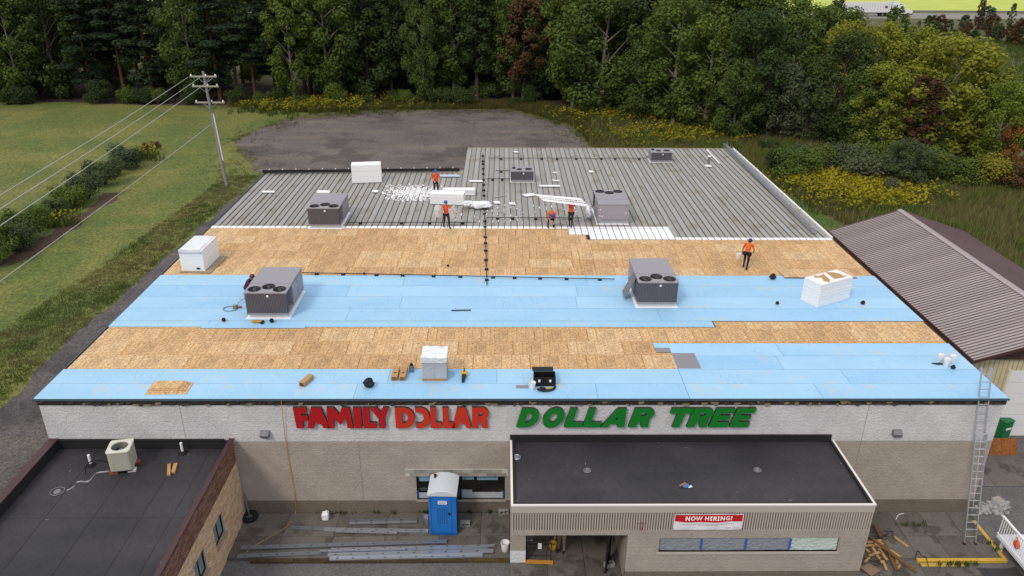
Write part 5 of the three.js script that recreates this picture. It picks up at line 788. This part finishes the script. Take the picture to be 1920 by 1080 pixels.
// ------------------------------------------------------------ lorry on the highway
{
  const y = gh(0, -225) + .1, t = thing('semi_truck', 'white semi truck with long hopper trailer on the far highway', 'truck', V(107.5, y, -231)), wh = M(0xe6e8ea, .4), tyre = mat.rubber;
  const tr = sub('trailer', t); part('tank', muv(extr(poly([[-10, 1.5], [-9.4, 1.1], [2.2, 1.1], [2.9, 1.5], [2.9, 3.6], [-10, 3.6]]), 2.5, .03).translate(0, 0, -1.25)), wh, tr); part('cover', [span(-10, 2.9, 3.6, 3.75, -1.25, 1.25)], M(0xc8c4b8, .7), tr); for (let x = -9.6; x < 2.8; x += .8) part('rib', box(.07, 2.2, .05, x, 2.45, 1.3), M(0xc6cacf, .4), tr); part('placard', box(.9, .6, .04, 1.6, 2.6, 1.34), M(0x7d5a60, .7), tr);
  const cab = sub('cab', t); part('sleeper', rbox(2.2, 2.9, 2.4, 4.4, 2.1, 0, .15), wh, cab); part('cab_body', rbox(1.8, 2.4, 2.3, 6.2, 1.9, 0, .15), wh, cab); part('hood', muv(extr(poly([[7, .8], [9.4, .8], [9.5, 1.5], [7.1, 2.1]]), 1.9, .06).translate(0, 0, -.95)), wh, cab); part('roof_fairing', muv(extr(poly([[3.4, 3.5], [5.4, 3.5], [6.8, 3.0], [5.2, 3.9], [3.4, 4.0]]), 2.2, .02).translate(0, 0, -1.1)), wh, cab); part('side_window', [box(.8, .7, .04, 6.2, 2.45, 1.16), box(.4, .4, .04, 4.7, 2.9, 1.21)], mat.darkGlass, cab); part('windshield', box(.05, .8, 2.0, 7.1, 2.5, 0).rotateZ(0), mat.darkGlass, cab); part('bumper', box(.3, .5, 2.3, 9.5, .7, 0), mat.steel, cab); part('fuel_tank', cyl(.35, .35, 1.6, 0, 0, 0).rotateZ(Math.PI / 2).translate(5.4, .8, 1.0), mat.steel, cab); part('stack', rod(V(3.3, 2, 1), V(3.3, 4.3, 1), .08, 8), mat.steel, cab);
  for (const x of [-8.8, -7.5, 1.0, 2.3, 8.3]) for (const z of [-1, 1]) { const w = sub('wheel', t); part('tyre', cyl(.52, .52, .35, 0, 0, 0, 18).rotateX(Math.PI / 2).translate(x, .52, z), tyre, w); part('rim', cyl(.28, .28, .38, 0, 0, 0, 14).rotateX(Math.PI / 2).translate(x, .52, z * 1.01), mat.steel, w); }
  part('chassis', [span(-9.6, 9, .75, 1.05, -.5, .5)], mat.dark, t);
}

// ------------------------------------------------------------ vegetation
// a cloud of small leaf faces round a set of clusters [x, y, z, rx, ry, rz]
function leaves(cl, n, size, up = .35, droop = 0) {
  const P = [], N = [], Cc = [], I = []; let tot = 0; const wts = cl.map(c => { tot += c[3] * c[5]; return tot; });
  for (let i = 0; i < n; i++) {
    const r = rnd() * tot; let k = wts.findIndex(w => w >= r); const c = cl[k < 0 ? cl.length - 1 : k];
    const u = rr(-1, 1), a = rr(0, 6.283), q = Math.sqrt(1 - u * u), d = V(q * Math.cos(a), u, q * Math.sin(a)), rad = Math.pow(rnd(), .38);
    const p = V(c[0] + d.x * c[3] * rad, c[1] + d.y * c[4] * rad, c[2] + d.z * c[5] * rad), s = size * rr(.6, 1.35);
    const nn = d.clone().multiplyScalar(.8).add(V(rr(-.7, .7), up + rr(-.4, .6), rr(-.7, .7))).normalize(), t = V(rr(-1, 1), rr(-.5, .3) - droop, rr(-1, 1)).cross(nn).normalize(), b = nn.clone().cross(t).normalize(), b0 = P.length / 3, v = rr(.72, 1.25), w = rr(.94, 1.08);
    for (const [x, y] of [[-.5, 0], [0, -.42], [.5, 0], [.05, .46]]) { P.push(p.x + (t.x * x + b.x * y) * s, p.y + (t.y * x + b.y * y) * s - (x > .3 ? droop * s * .4 : 0), p.z + (t.z * x + b.z * y) * s); N.push(nn.x, nn.y, nn.z); Cc.push(v * w, v, v * (2 - w) * .95); }
    I.push(b0, b0 + 1, b0 + 2, b0, b0 + 2, b0 + 3);
  }
  const g = new THREE.BufferGeometry(); g.setAttribute('position', new THREE.Float32BufferAttribute(P, 3)); g.setAttribute('normal', new THREE.Float32BufferAttribute(N, 3)); g.setAttribute('color', new THREE.Float32BufferAttribute(Cc, 3)); g.setIndex(I); return g;
}
const leafM = (r, g, b) => new THREE.MeshPhysicalMaterial({ color: new THREE.Color().setRGB(r, g, b), vertexColors: true, roughness: 1, specularIntensity: .15, transmission: .4, thickness: 0, side: THREE.DoubleSide });
function limb(a, b, r0, r1, bend = .3) { const m = a.clone().lerp(b, .5).add(V(rr(-bend, bend), rr(0, bend), rr(-bend, bend))), c = new THREE.CatmullRomCurve3([a, m, b]), g = new THREE.TubeGeometry(c, 6, 1, 6), p = g.attributes.position; for (let i = 0; i < p.count; i++) { const k = Math.floor(i / 7) / 6, o = c.getPoint(k), r = mix(r0, r1, k); p.setXYZ(i, o.x + (p.getX(i) - o.x) * r, o.y + (p.getY(i) - o.y) * r, o.z + (p.getZ(i) - o.z) * r); } return g; }
// models are 1 tall unit = metres at height H; copies are scaled
function broadleaf(H, W, low, n, size, droop = 0) {
  const cl = [], wood = [], top = V(rr(-.4, .4), H * .82, rr(-.4, .4)); wood.push(limb(V(0, -.3, 0), top, H * .016 + .05, .04, .35));
  const m = 46; for (let i = 0; i < m; i++) { const k = i / (m - 1), y = mix(low, 1, Math.pow(k, .9)) * H, e = Math.sin(Math.PI * clamp((y / H - low * .7) / (1.06 - low * .7), .03, .97)), a = i * 2.4 + rr(-.5, .5), r = W * .5 * Math.pow(e, .6) * rr(.45, 1.05), s = W * rr(.09, .19); const c = V(Math.cos(a) * r, y - s * .5, Math.sin(a) * r); cl.push([c.x, c.y, c.z, s * 1.05, s * .95, s * 1.05]); if (i % 2 === 0) wood.push(limb(V(top.x * y / H * .6, Math.max(H * .16, y - r * .9 - .6), top.z * y / H * .6), c, .05 + H * .003, .015, .25)); }
  return { crown: leaves(cl, n, size, .35, droop), wood: merged(wood) };
}
function pine(H, W, low, n, size) {
  const cl = [], wood = [limb(V(0, -.3, 0), V(rr(-.2, .2), H, rr(-.2, .2)), H * .014 + .06, .03, .15)];
  for (let y = low * H; y < H; y += rr(1.1, 1.7)) { const k = (y / H - low) / (1 - low), R = W * .5 * (1 - .5 * k) * (k < .12 ? .75 : 1), m = 4 + (rnd() * 2 | 0), a0 = rr(0, 6); for (let i = 0; i < m; i++) { const a = a0 + i * 6.283 / m + rr(-.25, .25), r = R * rr(.35, 1.15), q = V(Math.cos(a) * r, y + rr(-.2, .35), Math.sin(a) * r); wood.push(rod(V(0, y - .1, 0), q, .035, 4, .012)); for (const f of [.55, .95]) cl.push([q.x * f, q.y + .1, q.z * f, r * .36 + .3, .46, r * .36 + .3]); } }
  return { crown: leaves(cl, n, size, .9), wood: merged(wood) };
}
function bush(H, W, n, size) { const cl = []; for (let i = 0; i < 14; i++) { const a = rr(0, 6.28), r = W * .36 * Math.sqrt(rnd()), s = W * rr(.16, .26), y = H * rr(.25, .8) * (1 - .35 * r / W); cl.push([Math.cos(a) * r, y, Math.sin(a) * r, s, s * .85, s]); } const w = []; for (let i = 0; i < 6; i++) { const c = cl[i]; w.push(rod(V(0, -.1, 0), V(c[0], c[1], c[2]), .035, 4, .012)); } return { crown: leaves(cl, n, size), wood: merged(w) }; }
const VAR = {
  broad: [0, 1, 2, 3, 4].map(i => broadleaf(15, [6.5, 7.5, 6, 8, 7][i], [.22, .12, .3, .16, .08][i], 9000, .33)),
  full: [0, 1, 2, 3].map(i => broadleaf(12, [6.6, 7.4, 6, 7][i], .06, 10500, .27)),
  weep: [0, 1].map(i => broadleaf(11, 6.4, .08, 9000, .3, .5)),
  pine: [0, 1, 2, 3].map(i => pine(18, [7, 8, 6.5, 7.5][i], [.25, .36, .16, .42][i], 9500, .36)),
  thin: [0, 1].map(i => broadleaf(13, 4, .2, 2600, .34)),
  bush: [0, 1, 2].map(i => bush(2.6, 3, 4200, .13)),
  far: [0, 1, 2].map(i => broadleaf(15, [7, 8, 7.5][i], .08, 2800, .62)),
};
const LM = {
  dark: [leafM(.06, .095, .032), leafM(.07, .105, .034), leafM(.08, .11, .036)], pine: [leafM(.045, .072, .038), leafM(.052, .08, .038), leafM(.042, .066, .036)],
  mid: [leafM(.12, .17, .036), leafM(.14, .185, .036), leafM(.11, .16, .04)], yel: [leafM(.22, .26, .036), leafM(.26, .28, .038), leafM(.18, .235, .036)],
  grey: [leafM(.12, .145, .075), leafM(.13, .15, .085)], red: [leafM(.1, .05, .036), leafM(.115, .06, .04)], orange: [leafM(.3, .14, .04)], gold: [leafM(.28, .25, .035)], blue: [leafM(.085, .12, .065), leafM(.1, .135, .065)], brown: [leafM(.14, .085, .04), leafM(.12, .08, .04)],
};
const treeProto = {};
function tree(name, kind, tone, p, H, label, group, cat = 'tree', wmul = 1) {
  const hs = { broad: 15, full: 12, weep: 11, pine: 18, thin: 13, bush: 2.6, far: 15 }, vs = VAR[kind], k = Math.floor(rnd() * vs.length), ms = LM[tone], m = ms[Math.floor(rnd() * ms.length)], s = H / hs[kind];
  const t = thing(name, label, cat, p, rr(0, 6.28), group); t.scale.set(s * wmul * rr(.92, 1.1), s, s * wmul * rr(.92, 1.1));
  part(kind === 'bush' ? 'stems' : 'trunk', vs[k].wood, kind === 'pine' ? mat.barkRed : tone === 'yel' || tone === 'mid' ? mat.barkPale : mat.bark, t); part(kind === 'bush' ? 'foliage' : 'crown', vs[k].crown, m, t); return t;
}
const ground = (x, z) => V(x, gh(x, z), z);
// the wood behind the lawn and the lot: rows from the edge inwards
{
  const row = (x0, x1, z, dz, step, f) => { for (let x = x0; x < x1; x += step * rr(.75, 1.25)) f(x, z + rr(-dz, dz)); };
  const pineT = (x, z) => tree('pine_tree', 'pine', 'pine', ground(x, z), rr(16, 20), 'tall dark pine in the wood behind the lawn', 'pines behind the lawn');
  const darkT = (x, z) => tree('broadleaf_tree', 'broad', rnd() < .6 ? 'dark' : 'mid', ground(x, z), rr(15, 19), 'tall green broadleaf tree in the wood behind the gravel lot', 'broadleaf trees behind the gravel lot');
  row(-98, -30, -118, 1.5, 5, (x, z) => rnd() < .72 ? pineT(x, z) : darkT(x, z)); row(-104, -28, -125, 2, 5.5, (x, z) => rnd() < .8 ? pineT(x, z) : darkT(x, z)); row(-108, -26, -135, 3, 7, pineT);
  row(-30, 22, -119, 1.5, 4.6, darkT); row(-30, 34, -126, 2, 5, (x, z) => rnd() < .25 ? pineT(x, z) : darkT(x, z)); row(-28, 50, -136, 3, 6.5, darkT);
  tree('broadleaf_tree', 'broad', 'brown', ground(3, -117), 15, 'rusty brown half-bare tree at the edge of the wood', null); tree('broadleaf_tree', 'broad', 'mid', ground(-12, -115.5), 14, 'bright green slender tree before the dark wood', null, 'tree', .7); tree('broadleaf_tree', 'broad', 'mid', ground(-31, -115), 16, 'bright green tree where pines meet the broadleaf wood', null);
  for (let i = 0; i < 34; i++) { const x = rr(-95, 18), z = rr(-116, -113.5); tree('understorey_bush', 'bush', pick(['dark', 'dark', 'mid']), ground(x, z), rr(1.6, 4), 'low green bush along the foot of the wood', 'bushes along the wood edge', 'bush'); }
}
for (let i = 0; i < 60; i++) { const x = rr(-105, 25), z = rr(-142, -121); tree('understorey_bush', 'bush', pick(['dark', 'mid']), ground(x, z), rr(2.5, 5), 'leafy bush standing among the trunks of the wood', 'bushes inside the wood', 'bush', 1.2); }
// the mixed trees beyond the metal roof
const byTop = (px, py, top) => { const b = G(px, py, GY), h = onZ(px, top, b.z).y; return [ground(b.x, b.z), h - GY]; };
for (const [px, py, top, kind, tone, w, label] of [
  [1075, 200, -40, 'broad', 'mid', 1, 0], [1130, 212, -30, 'full', 'mid', 1.1, 0], [1200, 226, 60, 'full', 'mid', 1.1, 0], [1262, 238, -10, 'broad', 'mid', 1.1, 0], [1320, 246, 30, 'full', 'mid', 1, 0], [1240, 210, -60, 'broad', 'dark', 1.2, 0], [1180, 200, -50, 'broad', 'dark', 1.1, 0],
  [1400, 256, 20, 'full', 'dark', 1.1, 0], [1370, 262, 110, 'full', 'mid', .9, 0], [1455, 262, 118, 'weep', 'grey', 1, 'grey-green tree with hanging branches beyond the metal roof'], [1510, 268, 140, 'weep', 'grey', .9, 'second grey-green hanging tree beside the first'], [1560, 275, 60, 'full', 'dark', 1, 0], [1470, 235, 25, 'full', 'mid', 1.1, 0],
  [1600, 290, 130, 'full', 'mid', .9, 0], [1640, 300, 120, 'full', 'yel', 1.1, 'Y'], [1560, 235, 40, 'full', 'yel', 1.1, 'Y'], [1625, 240, 42, 'full', 'yel', 1.2, 'Y'], [1690, 245, 50, 'full', 'yel', 1.2, 'Y'], [1705, 312, 140, 'thin', 'red', 1.3, 'dark red leafed tree among the yellow-green trees'], [1755, 310, 66, 'full', 'yel', 1.2, 'Y'], [1815, 318, 120, 'full', 'yel', 1.1, 'Y'], [1745, 265, 70, 'full', 'yel', 1.2, 'Y'], [1800, 280, 98, 'full', 'yel', 1, 'Y'], [1850, 335, 150, 'full', 'yel', .9, 'Y'],
  [1340, 215, -40, 'broad', 'mid', 1.2, 0], [1410, 215, -20, 'broad', 'mid', 1.2, 0], [1490, 205, 5, 'full', 'mid', 1.2, 0], [1545, 200, 12, 'full', 'mid', 1.2, 0], [1280, 195, -60, 'broad', 'dark', 1.2, 0], [1552, 120, 5, 'thin', 'dark', 1.3, 'slim dark tree standing in front of the highway'],
]) { const [p, h] = byTop(px, py, top); tree('broadleaf_tree', kind, tone, p, h, label === 'Y' ? 'yellow-green tree in the clump beyond the shed' : label || 'mid green tree in the clump beyond the metal roof', label === 'Y' ? 'yellow-green trees beyond the shed' : label ? null : 'green trees beyond the metal roof', 'tree', w); }
for (const [px, py, top, tone, w, label] of [[1885, 345, 235, 'orange', 1, 'orange-leafed young tree at the end of the clump'], [1850, 352, 280, 'gold', 1.2, 'golden yellow bush at the end of the clump'], [1510, 310, 262, 'blue', 1.2, 'B'], [1545, 322, 270, 'blue', 1.1, 'B'], [1620, 340, 268, 'grey', 1.3, 'pale olive bush beyond the metal roof corner'], [1690, 352, 262, 'blue', 1.6, 'B'], [1740, 335, 270, 'mid', 1.4, 'B2'], [1790, 345, 285, 'yel', 1.3, 'B2'], [1600, 370, 340, 'grey', 1.2, 'B2'], [1670, 372, 330, 'grey', 1.1, 'B2'], [1580, 320, 285, 'mid', 1.3, 'B2'], [1820, 350, 290, 'mid', 1.2, 'B2'], [1480, 300, 270, 'dark', 1.2, 'B2'], [1440, 285, 255, 'dark', 1.3, 'B2'], [1900, 360, 300, 'brown', 1.2, 'brown bush beside the golden bush']]) { const [p, h] = byTop(px, py, top); tree('wild_bush', h > 4.2 ? 'full' : 'bush', tone, p, h, label === 'B' ? 'blue-green bush at the foot of the clump' : label === 'B2' ? 'green bush at the foot of the clump' : label, label[0] === 'B' && label.length < 3 ? 'bushes at the foot of the clump' : null, 'bush', w); }
for (let i = 0; i < 26; i++) { const px = rr(1430, 1890), b = G(px, rr(298, 345), GY); tree('wild_bush', 'bush', pick(['dark', 'mid', 'mid', 'grey', 'yel']), ground(b.x, b.z), rr(1.8, 4), 'green bush at the foot of the clump', 'bushes at the foot of the clump', 'bush', 1.1); }
// trees and scrub along the highway
for (let i = 0; i < 30; i++) { const px = 1560 + i * 13 + rr(-5, 5), [p, h] = [ground(G(px, rr(92, 104), 1).x, -rr(172, 205)), rr(3, 5.5)]; p.x = onZ(px, 90, p.z).x; p.y = gh(p.x, p.z); tree('roadside_tree', 'far', pick(['dark', 'dark', 'blue', 'brown']), p, h * (px > 1750 ? 1.1 : px < 1715 ? .45 : .8), 'low dark tree in the hedge below the highway', 'trees below the highway', 'tree', 1.3); }
for (const [px, t, l] of [[1822, -2, 'tall thin rust-coloured tree rising over the highway'], [1880, 6, 'tall thin bare tree rising over the highway']]) { const p = onZ(px, 95, -190); tree('roadside_tree', 'thin', px < 1850 ? 'red' : 'dark', ground(p.x, -190), onZ(px, t, -190).y - gh(p.x, -190), l, null, 'tree', .8); }
for (let i = 0; i < 40; i++) { const x = rr(-130, 85), z = -rr(150, 205); tree('far_tree', 'far', pick(['dark', 'mid', 'mid']), ground(x, z), x > 40 ? rr(6, 9) : rr(13, 17), 'green tree deep in the wood towards the highway', 'trees deep in the wood', 'tree', 1.2); }
// hedge row on the lawn
for (const [px, py, h, tone] of [[20, 492, 3.4, 'mid'], [45, 470, 3.0, 'blue'], [75, 445, 3.2, 'mid'], [5, 470, 3, 'dark'], [120, 412, 2.2, 'blue'], [150, 388, 2.6, 'mid'], [182, 372, 3.2, 'blue'], [212, 345, 3.2, 'blue'], [252, 315, 3.1, 'blue'], [100, 425, 2.2, 'mid'], [232, 330, 1.8, 'mid'], [272, 298, 1.5, 'mid'], [290, 288, 1.4, 'brown'], [305, 280, 1.2, 'brown'], [135, 400, 1.6, 'mid'], [60, 460, 2, 'mid']]) { const p = G(px, py, GY); tree('hedge_bush', 'bush', tone, ground(p.x - .8, p.z), h, { mid: 'green bush in the hedge row across the lawn', blue: 'dark blue-green bush in the hedge row across the lawn', dark: 'dark bush in the hedge row across the lawn', gold: 'yellow-flowered bush in the hedge row', brown: 'brown low bush in the hedge row' }[tone], 'bushes of the hedge row', 'bush'); }
// grass and flowers: tufts that nobody could count
function tuftGeo(n, h, spread, head) { const P = [], N = [], C = [], I = []; for (let i = 0; i < n; i++) { const a = rr(0, 6.28), r = spread * Math.sqrt(rnd()), x = Math.cos(a) * r, z = Math.sin(a) * r, H = h * rr(.6, 1.1), w = .03 * h + .012, lx = rr(-.25, .25) * H, lz = rr(-.25, .25) * H, d = rr(0, 6.28), cx = Math.cos(d) * w, cz = Math.sin(d) * w, b = P.length / 3, v = rr(.75, 1.2); P.push(x - cx, 0, z - cz, x + cx, 0, z + cz, x + lx, H, z + lz); N.push(0, 1, .2, 0, 1, .2, 0, 1, .2); for (let k = 0; k < 3; k++) C.push(v, v, v * .9); I.push(b, b + 1, b + 2); if (head && rnd() < .45) { for (let q = 0; q < 3; q++) { const c = P.length / 3, s = h * .13; P.push(x + lx + rr(-s, s), H * rr(.88, 1.05), z + lz + rr(-s, s), x + lx + rr(-s, s) + s, H * rr(.88, 1.02), z + lz, x + lx, H * rr(.9, 1.08), z + lz + s); N.push(0, 1, 0, 0, 1, 0, 0, 1, 0); for (let k = 0; k < 3; k++) C.push(3.6, 2.4, .5); I.push(c, c + 1, c + 2); } } } const g = new THREE.BufferGeometry(); g.setAttribute('position', new THREE.Float32BufferAttribute(P, 3)); g.setAttribute('color', new THREE.Float32BufferAttribute(C, 3)); g.setIndex(I); g.computeVertexNormals(); return g; }
function tufts(name, label, geo, m, spots) { const im = new THREE.InstancedMesh(geo, m, spots.length), o = new THREE.Object3D(), c = new THREE.Color(); spots.forEach(([x, z, s, t], i) => { o.position.set(x, gh(x, z), z); o.rotation.y = rr(0, 6.28); o.scale.setScalar(s); o.updateMatrix(); im.setMatrixAt(i, o.matrix); im.setColorAt(i, c.setRGB(t[0], t[1], t[2])); }); im.name = numbered(name); shade(im); scene.add(im); tag(im, label, 'grass', null, 'stuff'); return im; }
const inPoly = (x, z, p) => { let r = false; for (let i = 0, j = p.length - 1; i < p.length; j = i++) if ((p[i][1] > z) !== (p[j][1] > z) && x < (p[j][0] - p[i][0]) * (z - p[i][1]) / (p[j][1] - p[i][1]) + p[i][0]) r = !r; return r; };
const scatter = (p, n, size, tone) => { const out = [], xs = p.map(q => q[0]), zs = p.map(q => q[1]), x0 = Math.min(...xs), x1 = Math.max(...xs), z0 = Math.min(...zs), z1 = Math.max(...zs); let g = 0; while (out.length < n && g++ < n * 12) { const x = rr(x0, x1), z = rr(z0, z1); if (!inPoly(x, z, p)) continue; if (x > 20.2 && x < 32 && z > -49 && z < -30) continue; const k = fbm(x / 60 + 5, z / 60 + 5, 20, 20, 3, 210); out.push([x, z, size * rr(.6, 1.3) * (.7 + .6 * k), tone(k)]); } return out; };
const meadow = [[10.5, -90], [21, -66.5], [27, -75], [30, -62], [31.8, -49], [32, -28], [75, -24], [85, -60], [60, -82], [40, -92], [20, -104], [12, -103]];
tufts('meadow_grass', 'tall olive meadow grass beside and beyond the shed', tuftGeo(11, 1.1, .42), leafM(1, 1, 1), scatter(meadow, 26000, 1, k => k > .5 ? [.16, .19, .055] : [.2, .19, .08]));
tufts('far_meadow_grass', 'green meadow grass between the trees and the highway', tuftGeo(9, .9, .6), leafM(1, 1, 1), scatter([[62, -84], [90, -60], [170, -120], [150, -180], [80, -180]], 9000, 1.3, k => [.1, .14, .035]));
const gold = []; for (const [px, py, r, n] of [[545, 205, 5, 260], [600, 200, 5, 200], [640, 200, 5, 110], [760, 190, 6, 90], [1150, 222, 5, 320], [1200, 225, 5, 260], [1240, 262, 5, 300], [1290, 262, 4, 160], [1560, 352, 3.5, 420], [1620, 365, 3.5, 520], [1660, 380, 3, 380], [1530, 345, 3, 200], [1590, 385, 3, 160], [268, 297, 1.2, 40], [112, 424, .8, 14]]) { const c = G(px, py, GY); for (let i = 0; i < n * .62; i++) { const a = rr(0, 6.28), q = r * Math.sqrt(rnd()); const sp = rnd() < .3 ? 1.7 : 1; gold.push([c.x + Math.cos(a) * q * 1.3 * sp, c.z + Math.sin(a) * q * .8 * sp, rr(.6, 1.2), [.11, .145, .035]]); } }
tufts('goldenrod', 'yellow flowering weeds in patches along the lot and wood', tuftGeo(12, 1.15, .4, true), leafM(1, 1, 1), gold);
tufts('edge_weeds', 'rough green weeds along the wood edge behind the lot', tuftGeo(10, .8, .45), leafM(1, 1, 1), scatter([[-40, -113], [-27, -108.5], [-17, -111], [1, -112], [9, -102], [11, -90], [15, -90], [14, -104], [6, -116], [-40, -117]], 4200, 1, k => [.1 + .06 * k, .13, .04]));
const lotRim = []; for (const [a, b] of [[[-25.4, -70], [-31, -89]], [[-31, -89], [-32.5, -93.5]], [[-32.5, -93.5], [-29, -103.5]], [[-29, -103.5], [-17, -110]], [[-17, -110], [1, -111.2]], [[1, -111.2], [8, -101]], [[8, -101], [10.5, -89]], [[10.5, -89], [14, -72]]]) { const L = Math.hypot(b[0] - a[0], b[1] - a[1]); for (let i = 0; i < L * 26; i++) { const k = rnd(), q = (rnd() + rnd() + rnd() - 1.5) * 3.4, nx = -(b[1] - a[1]) / L, nz = (b[0] - a[0]) / L, x = mix(a[0], b[0], k) + nx * q, z = mix(a[1], b[1], k) + nz * q; if (fbm(x / 40 + 3, z / 40 + 3, 24, 24, 3, 220) < .42) continue; lotRim.push([x, z, rr(.5, 1.2), rnd() < .5 ? [.12, .14, .045] : [.17, .15, .07]]); } }
tufts('lot_weeds', 'scattered weeds breaking up the rim of the gravel lot', tuftGeo(9, .26, .3), leafM(1, 1, 1), lotRim);
tufts('verge_weeds', 'coarse weeds in the strip between lawn and driveway', tuftGeo(9, .17, .22), leafM(1, 1, 1), scatter([[-26.0, -27], [-26.5, -40], [-26, -53], [-25.8, -65], [-25.4, -77], [-28.6, -77], [-30, -53], [-31.5, -40], [-32, -27]], 6500, 1, k => k > .5 ? [.11, .14, .04] : [.17, .15, .07]));
tufts('wall_weeds', 'small weeds along the foot of the store wall', tuftGeo(8, .25, .12), leafM(1, 1, 1), [[610, 961], [640, 961], [655, 960], [700, 960], [745, 960], [790, 960], [800, 961], [875, 961], [890, 960], [915, 961], [930, 960], [1690, 985], [1725, 985], [1770, 1058], [1790, 1058], [1800, 1058], [1820, 1057], [1860, 1020], [1870, 1030]].flatMap(([px, py]) => { const p = G(px, py, .0); return Array.from({ length: 5 }, () => [p.x + rr(-.3, .3), p.z + rr(-.05, .08), rr(.6, 1.2), [.07, .11, .03]]); })).position.y = .12;
renderer.render(scene, camera);
